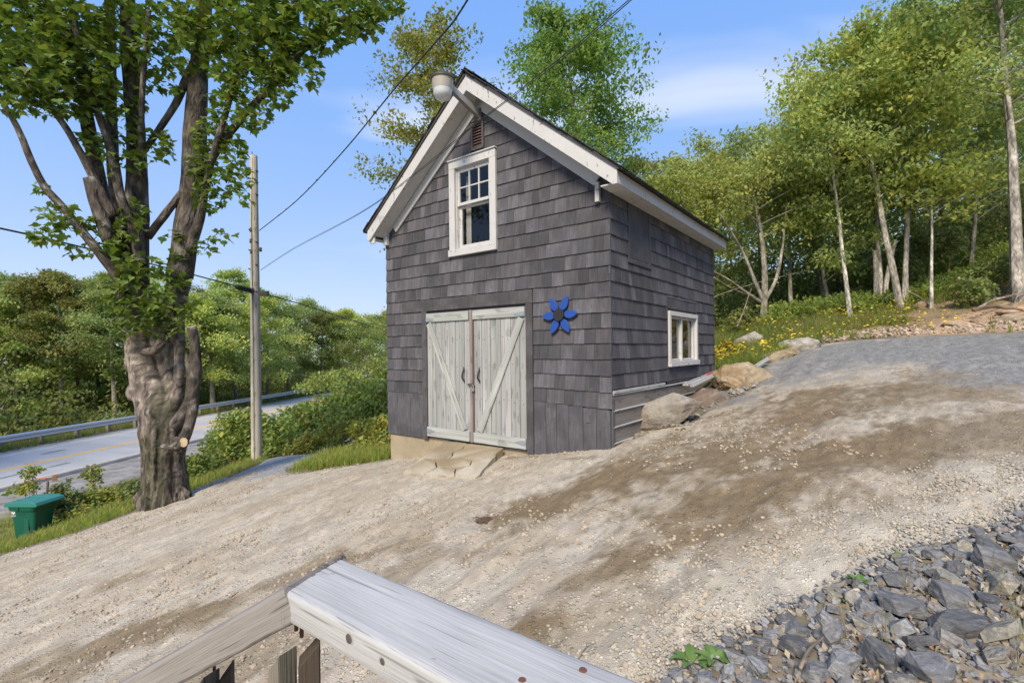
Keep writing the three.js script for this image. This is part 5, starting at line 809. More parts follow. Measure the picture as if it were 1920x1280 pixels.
  const B = [ // leaf clusters: pixel, depth, half width, half height, fullness
    [30, 50, 8.6, 95, 70, 1.3], [130, 55, 8.9, 70, 60, 1], [55, 120, 8.4, 85, 45, 1.2], [150, 120, 8.8, 65, 45, 1.1], [225, 60, 9.2, 60, 65, .9], [305, 50, 9.4, 60, 55, .8], [400, 40, 9.3, 75, 55, 1.2], [480, 30, 9, 75, 55, 1.2], [560, 35, 8.9, 75, 45, 1.2], [645, 25, 8.7, 65, 38, 1.1], [715, 12, 8.6, 50, 24, 1], [430, 110, 9.2, 55, 40, 1.1], [500, 95, 9, 55, 45, 1.2], [560, 95, 8.9, 45, 40, 1], [620, 70, 8.8, 45, 25, 1], [690, 50, 8.7, 28, 22, .9],
    [588, 140, 8.8, 16, 26, .7], [470, 150, 9.1, 50, 42, 1], [525, 160, 9, 34, 38, .9], [430, 195, 9.2, 40, 36, .9], [478, 220, 9.1, 32, 28, .8], [396, 250, 9.4, 36, 34, .9], [438, 280, 9.3, 28, 30, .8], [452, 330, 9.2, 20, 34, .8], [415, 340, 9.3, 30, 30, .9], [395, 380, 9.4, 26, 20, .7], [462, 375, 9.2, 12, 14, .6], [415, 440, 9.3, 24, 12, .6], [385, 462, 9.4, 26, 16, .7], [375, 300, 9.4, 26, 26, .8], [372, 345, 9.4, 22, 22, .6],
    [15, 165, 8.4, 55, 26, 1.1], [90, 168, 8.5, 55, 24, 1], [140, 165, 8.8, 50, 26, .9], [185, 160, 8.9, 42, 30, .9], [100, 205, 8.6, 45, 14, .7], [30, 200, 8.4, 40, 14, .7], [205, 195, 9, 36, 30, .8], [150, 208, 8.8, 34, 18, .7], [165, 255, 8.9, 26, 14, .6], [182, 275, 8.9, 26, 22, .7], [270, 140, 9.4, 32, 34, .6], [250, 205, 9.3, 26, 28, .6], [308, 130, 9.5, 26, 20, .6], [318, 165, 9.5, 22, 16, .6], [240, 250, 9.2, 26, 22, .6], [288, 265, 9.4, 38, 22, .8], [305, 292, 9.4, 26, 14, .6], [245, 300, 9.1, 26, 22, .7], [205, 315, 9, 18, 14, .5], [85, 192, 8.5, 20, 30, .5], [340, 100, 9.6, 40, 40, .5],
    [78, 350, 8.6, 16, 12, .6], [100, 395, 8.6, 36, 18, .7], [88, 440, 8.6, 34, 20, .8], [135, 425, 8.8, 34, 22, .7], [150, 468, 8.9, 34, 14, .6], [186, 420, 9, 24, 20, .7], [205, 455, 9, 32, 22, .8], [250, 392, 9.1, 24, 18, .7], [245, 425, 9, 28, 22, .7], [325, 442, 9.5, 22, 12, .5], [330, 478, 9.5, 22, 14, .5],
    [232, 520, 9.0, 34, 26, .9], [215, 560, 9.0, 22, 26, .8], [252, 585, 9.0, 42, 34, 1], [292, 560, 9.1, 34, 28, .8], [322, 590, 9.2, 28, 24, .8], [300, 618, 9.1, 34, 16, .7], [346, 572, 9.3, 18, 18, .6], [232, 618, 8.95, 22, 16, .7], [330, 520, 9.3, 24, 20, .7], [288, 500, 9.1, 34, 20, .7], [240, 485, 9, 26, 18, .7], [392, 690, 9.2, 10, 6, .6],
    // the crown above the frame
    [60, -60, 8.8, 130, 60, .7], [220, -80, 9.4, 130, 60, .6], [380, -80, 9.4, 130, 60, .6], [520, -60, 9, 110, 50, .6], [150, -200, 9.3, 150, 80, .5], [350, -220, 9.5, 150, 80, .5], [-80, 60, 8.3, 60, 90, .8],
  ];
  const ms = [], cs = []; for (const [px, py, d, rx, ry, k] of B) { const n = Math.round(k * 3.1 * rx * ry / 100 * 3.14); for (let i = 0; i < n; i++) {
    const a = rnd() * 6.28, q = Math.pow(rnd(), .45), p = o(P(px + rx * q * Math.cos(a), py + ry * q * Math.sin(a), d + gauss() * Math.min(.9, rx * d / F * 1.0))); const s = rr(.09, .175);
    ms.push(M4(p, Q(rr(-.2, 1.15), rr(0, 6.28), rr(-.6, .6)), s)); cs.push(vary([.175, .25, .03], .34, .15)); } }
  const cr = copies('crown', mapleLeaf, LEAF, ms, cs, t);
}

// ---------------------------------------------------------------- trees in general
function tree(name, label, group, base, top, opt) {
  const { r0 = .09, y0 = .45, R = 1.8, n = 22, sprays = 700, size = 1, col = [.09, .14, .025], barkC = [.30, .27, .235], geo = SPRAY, lean = .3, flat = .35, fork, up = .45, bare = 0, cover = 1 } = opt;
  const t = thing(name, label, 'tree', base, 0, group), tp = top.clone().sub(base), Ht = tp.y, pts = [], rad = [], k = 7, sx = rr(-1, 1) * lean, sz = rr(-1, 1) * lean;
  for (let i = 0; i <= k; i++) { const u = i / k; pts.push(V(tp.x * u + sx * Math.sin(u * 3.1) + rr(-.03, .03) * Ht * .1, Ht * u - (i ? 0 : .25), tp.z * u + sz * Math.sin(u * 2.7))); rad.push(Math.max(.012, r0 * (i ? 1 : 1.25) * Math.pow(1 - u, .75) + .008)); }
  const cv = new THREE.CatmullRomCurve3(pts, false, 'centripetal'), wood = [tube(pts, rad, 8, 3, .12)], ms = [], cs = [];
  const spots = []; for (let i = 0; i < n; i++) {
    const u = y0 + (1 - y0) * Math.pow((i + rnd()) / n, .9), s = cv.getPoint(Math.min(.985, u)), a = i * 2.4 + rr(-.5, .5), w = (u - y0) / (1 - y0), len = R * (.45 + .75 * Math.sin(Math.PI * Math.min(1, .18 + w * .80))) * rr(.7, 1.15), e = s.clone().add(V(Math.cos(a) * len, len * up * rr(.5, 1.4), Math.sin(a) * len)), m = s.clone().lerp(e, .5).add(V(0, len * .08, 0));
    wood.push(tube([s, m, e], [Math.max(.010, r0 * .32 * (1.1 - u * .7)), .012, .005], 5, 2, 0, false)); spots.push([e, len * .42], [m.clone().lerp(e, .3), len * .36]); if (w > .5) spots.push([m, len * .3]);
  }
  spots.push([cv.getPoint(1), R * .35]);
  if (fork) for (const f of fork) wood.push(tube(f.map(q => q[0].clone().sub(base)), f.map(q => q[1]), 7, 4, .12));
  const v = [[.10, .10], [.03, .03]]; const trunkG = merge(wood); tint(trunkG, (x, y, z) => { const q = fbm3(x * 8 + base.x, y * 3, z * 8, 3), l = sstep(.55, .68, fbm3(x * 14, y * 9, z * 14 + base.z, 2)); return barkC.map(c => c * 1.5 * (.55 + .8 * q) * (1 - .45 * l)); });
  const tr = part('trunk', trunkG, TRUNKM, t);
  for (let i = 0; i < sprays; i++) { const [p, r] = pick(spots); const q = V(p.x + gauss() * r * 1.25, p.y + gauss() * r * flat * 1.6, p.z + gauss() * r * 1.25); ms.push(M4(q, Q(rr(-.7, .7), rr(0, 6.28), rr(-.7, .7)), size * rr(.7, 1.25))); cs.push(vary(col.map(v => v * (opt.lum || 1)), .28, .16)); }
  const half = Math.ceil(ms.length / geo.length); const g = geo[Math.floor(rnd() * geo.length)];
  copies('crown', g, LEAFD, ms, cs, t); return t;
}
const TRUNKM = new THREE.MeshStandardMaterial({ vertexColors: true, roughness: .95, map: T.bark, bumpMap: T.barkB, bumpScale: .008 });
const YG = [.31, .345, .085], MG = [.21, .255, .08], OL = [.28, .305, .08], DG = [.12, .165, .055], BG = [.27, .32, .095];

// right-hand wood: the trees one can tell apart, by the foot and top of each trunk
{
  const at = (px, py, d) => { const p = P(px, py, d); p.y = groundH(p.x, p.z); return p; };
  const wood = [
    ['pale forked tree with bare lower limbs beside the far end of the shed', 1432, 612, 17, 1400, 330, { r0: .12, y0: .55, R: 2.0, n: 22, sprays: 1300, col: OL, barkC: [.34, .31, .26], fork: (b => [[[P(1432, 565, 17), .075], [P(1415, 525, 16.9), .06], [P(1392, 470, 16.8), .045], [P(1350, 400, 16.7), .03]], [[P(1434, 565, 17), .075], [P(1455, 525, 17), .06], [P(1468, 460, 17), .045], [P(1475, 380, 17), .03]], [[P(1425, 565, 16.9), .06], [P(1395, 545, 16.6), .045], [P(1360, 520, 16.2), .03], [P(1320, 500, 16), .012]]])() }],
    ['thin grey trunk with sparse crown just right of the forked tree', 1484, 606, 18, 1490, 300, { r0: .075, y0: .5, R: 1.8, col: MG, sprays: 900 }],
    ['slender pale birch-like trunk standing alone before the thicket', 1596, 597, 15.5, 1552, 175, { r0: .062, y0: .5, R: 1.7, col: BG, barkC: [.48, .45, .40], sprays: 1100, lean: .15 }],
    ['left one of the two tall leaning pale trunks', 1690, 574, 15.5, 1608, 105, { r0: .095, y0: .42, R: 2.3, n: 28, col: YG, barkC: [.44, .40, .35], sprays: 1900, lean: .25 }],
    ['upright pale trunk right beside the tall leaning one', 1696, 570, 16, 1688, 60, { r0: .08, y0: .42, R: 2.3, n: 28, col: BG, barkC: [.44, .40, .36], sprays: 1900, lean: .2 }],
    ['thin straight white-barked trunk in the middle of the right bank', 1746, 572, 15, 1746, 330, { r0: .046, y0: .62, R: 1.3, col: YG, barkC: [.50, .48, .43], sprays: 600, lean: .05 }],
    ['thick pale trunk at the right edge above the dirt bank', 1913, 546, 13.2, 1868, -120, { r0: .14, y0: .46, R: 2.6, n: 34, col: BG, barkC: [.36, .33, .295], sprays: 3000, lean: .15 }],
    ['short clump of pale trunks with dense leaves between birch and leaning pair', 1655, 580, 16.5, 1640, 250, { r0: .08, y0: .38, R: 1.7, col: MG, barkC: [.46, .42, .38], sprays: 1200, fork: [[[P(1643, 582, 16.5), .10], [P(1644, 530, 16.5), .085], [P(1640, 470, 16.6), .06]], [[P(1660, 582, 16.4), .09], [P(1664, 520, 16.5), .075], [P(1680, 450, 16.6), .05]]] }],
    ['grey crooked trunk with broken top left of the birch-like trunk', 1553, 598, 19, 1530, 290, { r0: .065, y0: .5, R: 1.7, col: OL, sprays: 800 }],
    ['dark slim trunk in the shade behind the birch-like trunk', 1578, 592, 20, 1585, 260, { r0: .07, y0: .45, R: 1.8, col: MG, barkC: [.16, .14, .12], sprays: 900 }],
  ];
  for (const [label, px, py, d, tx, ty, opt] of wood) tree('wood_tree', label, null, at(px, py, d), P(tx, ty, d + .6), { lum: 1.55, ...opt, sprays: Math.round((opt.sprays || 700) * .72) });
  // trees deeper in the wood: alike
  const deep = [[1290, 22, 310, OL], [1330, 24, 285, OL], [1380, 25, 300, YG], [1425, 23, 285, MG], [1465, 24, 250, YG], [1540, 25, 175, YG], [1580, 23, 150, BG], [1630, 25, 130, BG], [1720, 21, 110, MG], [1760, 22, 60, BG], [1800, 24, 40, YG], [1900, 24, -30, MG], [1960, 18, -100, BG], [1820, 19, 220, MG], [1520, 21, 330, MG], [1880, 22, 250, YG], [1350, 30, 380, MG], [1285, 19, 360, OL], [1310, 28, 330, OL], [1560, 17.5, 400, BG], [2000, 24, 40, MG], [2050, 17, -60, BG]];
  for (const [px, d, ty, col] of deep) { const p = P(px, 600, d); p.y = groundH(p.x, p.z); tree('wood_tree', 'one of the green deciduous trees deeper in the right-hand wood', 'trees deeper in the right-hand wood', p, P(px + rr(-25, 15), ty, d), { r0: rr(.06, .10), y0: rr(.22, .42), R: rr(1.6, 2.3), sprays: 620, size: 1.15, lum: 1.6, n: 18, col, barkC: [.30, .27, .24] }); }
}
// trees behind the shed
{
  const p = P(800, 640, 15.5); p.y = groundH(p.x, p.z); tree('loose_tree', 'loose yellowish birch-like tree showing left of the shed roof', null, p, P(812, 72, 15.5), { r0: .11, y0: .42, R: 1.75, n: 34, sprays: 1500, size: .8, lum: 1.3, col: [.27, .27, .05], barkC: [.3, .27, .22], up: .35 });
  const q = P(1070, 620, 19); q.y = groundH(q.x, q.z); tree('dense_tree', 'dense bright green tree rising behind the right slope of the shed roof', null, q, P(1062, 50, 19), { r0: .2, y0: .36, R: 2.25, n: 44, sprays: 3400, size: 1.05, lum: 1.6, col: [.16, .24, .045], up: .3, flat: .55 });
  const s = P(760, 640, 24); s.y = groundH(s.x, s.z); tree('loose_tree', 'small yellow-green tree peeping past the left wall of the shed', null, s, P(745, 580, 24), { r0: .06, y0: .2, R: 1.1, n: 14, sprays: 300, size: 1, col: YG });
  const u = P(1210, 600, 26); u.y = groundH(u.x, u.z); tree('dense_tree', 'green tree between the shed roof and the right-hand wood', null, u, P(1205, 310, 26), { r0: .14, y0: .35, R: 2.0, n: 24, sprays: 900, size: 1.2, col: OL });
}
{ // a tree left of the frame, seen mirrored in the upstairs window
  const p = V(-31.5, 0, -6.2); p.y = groundH(p.x, p.z); tree('dense_tree', 'dark tree left of the frame, mirrored in the upstairs shed window', null, p, V(-31, EY + 12.5, -6.6), { r0: .4, y0: .25, R: 4.4, n: 30, sprays: 2400, size: 2.2, col: MG });
}
// left wood beyond the road
{
  const row = [ // px, depth, top row, colour, label
    [112, 38, 520, [.16, .16, .035], 'yellowish tree with a pale twin trunk directly behind the guardrail at the left', { r0: .22, y0: .38, R: 2.6, barkC: [.42, .39, .34], sprays: 1200 }],
    [216, 39, 528, MG, 'tree with a straight pale trunk seen left of the maple trunk', { r0: .2, y0: .35, R: 2.6, barkC: [.40, .37, .32], sprays: 1200 }],
    [400, 42, 560, MG, 'tall dark green tree between the maple trunk and the utility pole', { r0: .2, y0: .2, R: 2.4, sprays: 1100 }],
    [445, 50, 515, BG, 'tree whose crown rises highest behind the utility pole', { r0: .2, y0: .2, R: 2.8, sprays: 1200 }],
    [572, 62, 565, MG, 'dark rounded tree standing out against the sky right of the pole', { r0: .2, y0: .25, R: 2.6, sprays: 1000 }],
    [655, 66, 588, YG, 'broad yellow-green tree beyond the bend of the road', { r0: .2, y0: .2, R: 3.4, sprays: 1200 }],
    [700, 74, 598, OL, 'olive tree just left of the shed wall in the distance', { r0: .2, y0: .2, R: 3, sprays: 1000, barkC: [.42, .39, .35] }],
  ];
  const at = (px, d) => { const p = P(px, 740, d); p.y = groundH(p.x, p.z); return p; };
  for (const [px, d, ty, col, label, opt] of row) tree('roadside_tree', label, null, at(px, d), P(px + rr(-10, 10), ty, d), { n: 26, geo: SPRAYF, flat: .3, up: .25, lum: 1.8, ...opt, col });
  const more = [[-110, 35, 500], [-60, 37, 515], [-20, 38, 525], [30, 37, 540], [65, 42, 545], [150, 41, 530], [185, 45, 525], [255, 40, 525], [290, 44, 530], [330, 44, 545], [365, 40, 570], [470, 46, 550], [500, 52, 545], [535, 56, 575], [600, 60, 585], [625, 70, 592], [680, 62, 612], [725, 70, 590], [760, 80, 600], [10, 48, 520], [100, 50, 535], [210, 52, 520], [270, 54, 515], [350, 56, 540], [420, 60, 530], [490, 66, 560], [800, 75, 600], [860, 80, 600]];
  for (const [px, d, ty] of more) tree('roadside_tree', 'one of the green trees in the wood along the far side of the road', 'trees of the wood beyond the road', at(px, d), P(px + rr(-10, 10), ty + rr(-6, 14), d), { n: 20, sprays: 650, lum: 1.8, geo: SPRAYF, r0: rr(.12, .2), y0: rr(.12, .3), R: rr(2.2, 3.2), col: pick([MG, YG, BG, MG, [.13, .145, .035]]), flat: .3, up: .25, barkC: [.24, .21, .18] });
}
// undergrowth and the closed inside of the woods, read as one mass each
function mass(name, label, cat, fn, n, geo, size, col) { const ms = [], cs = []; for (let i = 0, k = 0; k < n && i < n * 4; i++) { const p = fn(); if (!p) continue; k++; ms.push(M4(p, Q(rr(-.5, .5), rr(0, 6.28), rr(-.5, .5)), size * rr(.6, 1.3))); cs.push(vary(Array.isArray(col[0]) ? pick(col) : col, .3, .15)); } const m = copies(name, geo, LEAFD, ms, cs, scene); m.userData.label = label; m.userData.category = cat; return m; }
mass('forest_thicket', 'dense green thicket closing the inside of the left wood', 'thicket', () => { const s = rr(33, 60), t = rr(-8, 85), p = roadAt(s, t), g = groundH(p.x, p.z); return V(p.x, g + Math.pow(rnd(), 1.3) * rr(3, 8.0) * sstep(30, 38, s), p.z); }, 9000, SPRAYF[0], 1.4, [MG, BG, YG, [.25, .31, .06]]);
mass('forest_thicket', 'dense green thicket closing the inside of the right wood', 'thicket', () => { const px = rr(1180, 2050), d = rr(19, 42), p = P(px, 600, d); return V(p.x, groundH(p.x, p.z) + Math.pow(rnd(), 1.7) * rr(1, 4.2), p.z); }, 8000, SPRAYF[1], .9, [MG, BG, YG, [.20, .26, .06]]);
mass('forest_thicket', 'far green wood low on the horizon behind the shed', 'thicket', () => { const x = rr(-12, 40), z = rr(-110, -70); return V(x, groundH(x, z) + Math.pow(rnd(), 1.2) * 7, z); }, 7000, SPRAYF[0], 2.0, [MG, DG]);

mass('fern_bank', 'bright green ferns and brush covering the bank below the right-hand wood', 'ferns', () => { const px = rr(1440, 1990), d = rr(15.8, 22), p = P(px, 600, d); if (fbm3(p.x * .6, 11, p.z * .6, 3) < mix(.55, .38, sstep(1500, 1750, px))) return null; return V(p.x, groundH(p.x, p.z) + Math.pow(rnd(), 1.4) * .6, p.z); }, 4200, SPRAY[1], .85, [[.30, .40, .08], [.26, .36, .07], [.36, .42, .10]]);
// ---------------------------------------------------------------- shrubs
function shrub(name, label, group, blobs, opt) {                    // blobs: px, py, depth, half width, half height (px)
  const { per = 1, size = 1, col = BG, geo = SPRAYW[0], cat = 'shrub', stems = 5 } = opt, c = P(blobs[0][0], blobs[0][1], blobs[0][2]), base = onGround(c.x, c.z), t = thing(name, label, cat, base, 0, group), ms = [], cs = [], st = [];
  for (const [px, py, d, rx, ry] of blobs) {
    const k = d / F, n = Math.round(per * 55 * rx * k * ry * k * 3.14 / (size * size)); const o = P(px, py, d).sub(base);
    for (let i = 0; i < n; i++) { const a = V(gauss(), gauss(), gauss()); const l = a.length() || 1, f = Math.min(1, .5 + .6 * rnd()); a.multiplyScalar(f / l); ms.push(M4(V(o.x + a.x * rx * k, o.y + a.y * ry * k, o.z + a.z * rx * k * .9), Q(rr(-.5, .5), rr(0, 6.28), rr(-.5, .5)), size * rr(.7, 1.25))); cs.push(vary(Array.isArray(col[0]) ? pick(col) : col, .3, .14)); }
    for (let i = 0; i < stems; i++) { const x = o.x + rr(-.8, .8) * rx * k, z = o.z + rr(-.5, .5) * rx * k, g = groundH(base.x + x, base.z + z) - base.y; st.push(tube([V(x * .9, g - .05, z * .9), V(x, (o.y + g) / 2, z), V(x + rr(-.1, .1), o.y + ry * k * .7, z)], [.012, .009, .004], 5, 2, 0, false)); }
  }
  part('stems', merge(st), std([.16, .12, .07]), t).userData.kind = 'stuff'; copies('foliage', geo, LEAF, ms, cs, t); return t;
}
{
  const KW = [[.36, .44, .095], [.28, .37, .085], [.41, .45, .11]];
  shrub('hedge_shrub', 'rounded leafy green shrub just left of the utility pole', null, [[440, 810, 16.6, 48, 38], [415, 830, 16.4, 26, 24], [462, 790, 16.8, 30, 26], [430, 850, 16.2, 40, 18]], { per: 1.5, col: KW });
  shrub('hedge_shrub', 'long leafy green hedge running from the utility pole towards the shed', null, [[520, 815, 17, 42, 38], [560, 795, 18, 46, 38], [600, 778, 19, 50, 38], [560, 830, 16.8, 60, 28], [620, 800, 18, 46, 40], [505, 840, 16.5, 40, 24]], { per: 1.4, col: KW, stems: 9 });
  shrub('hedge_shrub', 'tall hedge part against the left wall of the shed', null, [[650, 752, 20, 46, 38], [690, 748, 20, 42, 38], [715, 752, 19, 34, 38], [660, 785, 19, 50, 34], [700, 775, 18.5, 40, 34]], { per: 1.3, col: KW, stems: 9 });
  shrub('hedge_shrub', 'far rounded bushes behind the end of the guardrail', null, [[610, 712, 30, 40, 18], [590, 722, 31, 30, 10], [645, 708, 32, 36, 20], [712, 690, 30, 22, 26]], { per: .8, size: 1.3, col: KW });
  const W = [[.38, .40, .07], [.30, .37, .065], [.42, .37, .08]];
  const weeds = [
    ['low yellow-green bush between the hedge and the driveway edge', [[660, 800, 15, 28, 14], [690, 805, 14, 30, 20], [718, 800, 13, 20, 22]], W], ['leafy weeds against the left foundation of the shed', [[700, 835, 11, 30, 14], [720, 825, 10.8, 12, 20]], W], ['rusty orange weeds at the foot of the hedge left of the pole', [[430, 876, 14.8, 26, 10], [415, 888, 14.4, 22, 8]], [[.36, .19, .07], [.24, .20, .06], [.42, .25, .09]]], ['small yellowish bush in the hedge shadow near the path', [[580, 825, 16, 18, 16], [545, 842, 15.8, 16, 10], [618, 806, 16.2, 14, 20]], W],
    ['bright leafy patch right of the maple foot', [[368, 868, 13.5, 26, 18], [395, 860, 14.5, 20, 18], [360, 885, 12.8, 16, 10]], [[.26, .31, .05], [.21, .27, .05]]], ['dark green rounded bush left of the maple trunk', [[252, 917, 12.5, 20, 16]], [MG, BG]], ['upright feathery bush right of the bin', [[118, 930, 13.2, 14, 34], [120, 950, 13, 18, 18]], [[.20, .23, .06], MG]], ['wide yellow-green weeds between the bin and the maple', [[150, 938, 13.6, 30, 16], [178, 935, 13.8, 24, 16], [205, 925, 14, 16, 12], [140, 960, 12.8, 24, 10], [170, 958, 12.9, 20, 8]], W], ['thin sapling beside the road left of the maple', [[173, 886, 14.8, 8, 14], [174, 905, 14.8, 5, 12]], W], ['thin sapling standing behind the bin', [[58, 890, 14.6, 9, 18], [45, 915, 14.4, 20, 10]], W],
    ['bright bush under the trees behind the guardrail at the left', [[110, 795, 34, 32, 12], [150, 800, 34, 12, 6]], [[.30, .32, .05]]], ['light green bushes behind the guardrail left of the maple', [[200, 785, 35, 40, 8], [230, 780, 35, 16, 8]], [BG]],
    ['leafy bush with pale tips under the white-barked trunk', [[1820, 545, 14, 34, 26], [1850, 520, 14.5, 26, 20], [1870, 500, 15, 20, 18]], [[.24, .30, .08], BG]], ['dense green bush in front of the clump of pale trunks', [[1690, 490, 17.5, 26, 30], [1720, 455, 18, 30, 30], [1770, 450, 18, 34, 24]], [BG, MG]], ['leafy sapling low beside the forked tree', [[1395, 595, 16, 20, 16], [1375, 605, 15.5, 14, 10]], [YG]], ['fern-green patch in front of the dark slim trunk', [[1575, 575, 18, 26, 22], [1610, 560, 18, 20, 20]], [BG]], ['fresh green growth around the foot of the thick right trunk', [[1900, 500, 13.8, 24, 30], [1930, 480, 14, 30, 30]], [BG]],
  ];
  for (const [l, b, col] of weeds) shrub('weed_bush', l, null, b, { per: 1.5, size: b[0][2] > 30 ? 1.4 : .62, col, geo: SPRAYW[1], cat: 'bush', stems: 3 });
  shrub('flower_clump', 'yellow-flowering weeds beyond the shed below the forked tree', null, [[1370, 655, 12.2, 22, 18], [1365, 680, 11.2, 14, 12], [1395, 660, 12.6, 14, 12]], { per: 1.2, size: .5, col: [[.31, .34, .05], [.46, .36, .03], [.23, .28, .05]], geo: SPRAYW[1], cat: 'weeds' });
}
// small broad-leaved weed in the foreground gravel
for (const [px, py, n, s, l] of [[1298, 1246, 8, .055, 'broad-leaved green weed at the lower tip of the rock bed'], [1340, 1240, 9, .045, 'star-shaped green weed right beside the broad-leaved one'], [1360, 1112, 6, .025, 'tiny green weed at the upper gravel edge of the rock bed'], [1590, 1128, 6, .03, 'small leafy weed between gravel and slate, mid edge'], [1612, 1092, 7, .035, 'small bright weed at the slate edge below the big slabs'], [1690, 1047, 6, .03, 'little weed at the top edge of the rock bed']]) {
  const p = G(px, py), t = thing('small_weed', l, 'weed', p), m = new THREE.MeshPhysicalMaterial({ color: C(.12, .21, .035), roughness: .6, transmission: .25, thickness: 0, side: THREE.DoubleSide });
  for (let i = 0; i < n; i++) { const pos = [], K = 6; const w = q => .22 * Math.sin(Math.PI * Math.pow(q, .8)) * s * 2.0, c = q => V(0, Math.sin(q * 2.1) * s * .55, q * s * 1.9); for (let k = 0; k < K; k++) { const a = k / K, b = (k + 1) / K, A = c(a), B = c(b); for (const sg of [1, -1]) { const q = [[A, 0], [B, 0], [B, w(b)], [A, w(a)]].map(([v, x]) => [sg * x, v.y + Math.abs(x) * .35, v.z]); pos.push(...q[0], ...q[1], ...q[2], ...q[0], ...q[2], ...q[3]); } } part('leaf', geoOf(pos), m, t, [0, 0, 0], [rr(-.3, .2), i / n * 6.28 + rr(-.3, .3), 0]); }
}
// ---------------------------------------------------------------- grass, flowers, litter
{
  const tuft = (n, h, w, seed) => { const r = mulberry(seed), pos = []; for (let i = 0; i < n; i++) { const a = r() * 6.28, d = r() * .06, x = Math.cos(a) * d, z = Math.sin(a) * d, b = a + (r() - .5), hh = h * (.5 + .6 * r()), l = hh * (.25 + .5 * r()), ww = w * (.7 + .6 * r()), px = -Math.sin(b) * ww, pz = Math.cos(b) * ww, m = [x + Math.cos(b) * l * .3, hh * .6, z + Math.sin(b) * l * .3], e = [x + Math.cos(b) * l, hh, z + Math.sin(b) * l]; pos.push(x - px, 0, z - pz, x + px, 0, z + pz, m[0] + px * .7, m[1], m[2] + pz * .7, x - px, 0, z - pz, m[0] + px * .7, m[1], m[2] + pz * .7, m[0] - px * .7, m[1], m[2] - pz * .7, m[0] - px * .7, m[1], m[2] - pz * .7, m[0] + px * .7, m[1], m[2] + pz * .7, ...e); } return geoOf(pos); };
  const T1 = tuft(9, .15, .004, 1), T2 = tuft(9, .34, .006, 2);
  const field = (name, label, fn, n, geo, cols, smin, smax) => { const ms = [], cs = []; for (let i = 0; i < n * 5 && ms.length < n; i++) { const p = fn(); if (!p) continue; ms.push(M4(p, Q(rr(-.2, .2), rr(0, 6.28), rr(-.2, .2)), rr(smin, smax))); cs.push(vary(pick(cols), .3, .12)); } const m = copies(name, geo, LEAF, ms, cs, scene); m.userData.label = label; m.userData.category = 'grass'; };
  const free = (x, z) => polyD(x, z, drivePoly) < -.04 && polyD(x, z, pathPoly) < -.03 && polyD(x, z, rockPoly) < 0 && !inPoly(x, z, shedPoly);
  const G1 = [[.32, .40, .05], [.27, .36, .05], [.38, .41, .07], [.40, .35, .10]], G2 = [[.25, .32, .055], [.29, .34, .07], [.21, .28, .055], [.36, .30, .12]], bankPoly = [xz(P(1640, 634, 11.5)), xz(P(1720, 608, 12.2)), xz(P(1830, 575, 12.8)), xz(P(1870, 560, 13)), xz(P(1990, 540, 12.8)), xz(P(1990, 618, 10)), xz(P(1800, 627, 10.6))];
  field('verge_grass', 'grass verge between the driveway, the maple and the roadside', () => { const x = rr(-17, -2.2), z = rr(-22, -6.5); if (!free(x, z) || roadS(x, z) > 16.6) return null; const e = polyD(x, z, drivePoly); if (rnd() > (e > -1.6 ? 1 : .5)) return null; return onGround(x, z, -.01); }, 16000, T1, G1, .5, 1.2);
  field('verge_grass', 'taller grass between the path and the shed', () => { const q = G(rr(500, 735), rr(815, 880)); if (!free(q.x, q.z)) return null; return q; }, 2200, T2, G1, .35, .8);
  field('roadside_grass', 'grass strip along the far edge of the road', () => { const p = roadAt(rr(28.1, 31.5), rr(4, 75)); return onGround(p.x, p.z); }, 7000, T2, G2, .8, 1.5);
  field('hillside_grass', 'rough grass on the right-hand hillside', () => { const px = rr(1330, 1960), d = rr(10, 24), p = P(px, 600, d); if (!free(p.x, p.z) || inPoly(p.x, p.z, shedPoly)) return null; if (fbm3(p.x * .5, 4, p.z * .5, 3) < mix(.40, .56, sstep(1420, 1620, px)) && d < 18) return null; if (inPoly(p.x, p.z, bankPoly) && rnd() < .93) return null; { const e = polyD(p.x, p.z, drivePoly); if (px > 1480 && e > -.9 && rnd() > .25) return null; } return onGround(p.x, p.z); }, 12000, T2, G2, .4, 1.1);
  field('hillside_grass', 'low green plants just beyond the shed', () => { const px = rr(1335, 1480), d = rr(9.5, 16), p = P(px, 640, d); if (!free(p.x, p.z) || polyD(p.x, p.z, shedPoly) > -.2) return null; return onGround(p.x, p.z); }, 3500, T2, [[.28, .32, .05], [.24, .30, .05]], .4, .9);
  // yellow flowers
  const fl = (() => { const pos = []; for (let i = 0; i < 6; i++) { const a = i / 6 * 6.28, b = a + .8; pos.push(0, 0, 0, Math.cos(a) * .02, .008, Math.sin(a) * .02, Math.cos(b) * .02, .008, Math.sin(b) * .02); } return geoOf(pos); })();
  { const ms = [], cs = []; for (let i = 0; i < 9000 && ms.length < 1500; i++) { const px = 1335 + 500 * Math.pow(rnd(), 1.7), d = rr(10, 17), p = P(px, 620, d); if (!free(p.x, p.z) || polyD(p.x, p.z, shedPoly) > -.2 || fbm3(p.x * .8 + 3, 9, p.z * .8, 3) < .5) continue; ms.push(M4(onGround(p.x, p.z, rr(.12, .42)), Q(rr(-.5, .5), rr(0, 6), rr(-.5, .5)), rr(.8, 1.7))); cs.push(vary([.75, .54, .03], .2, .1)); } const m = copies('yellow_flowers', fl, new THREE.MeshStandardMaterial({ roughness: .7, side: THREE.DoubleSide }), ms, cs, scene); m.userData.label = 'scattered yellow wildflowers on the hillside beyond the shed'; m.userData.category = 'flowers'; }
  // dry leaves and straw
  const dl = sprayGeo(1, .001, .05, .016, .1, 9);
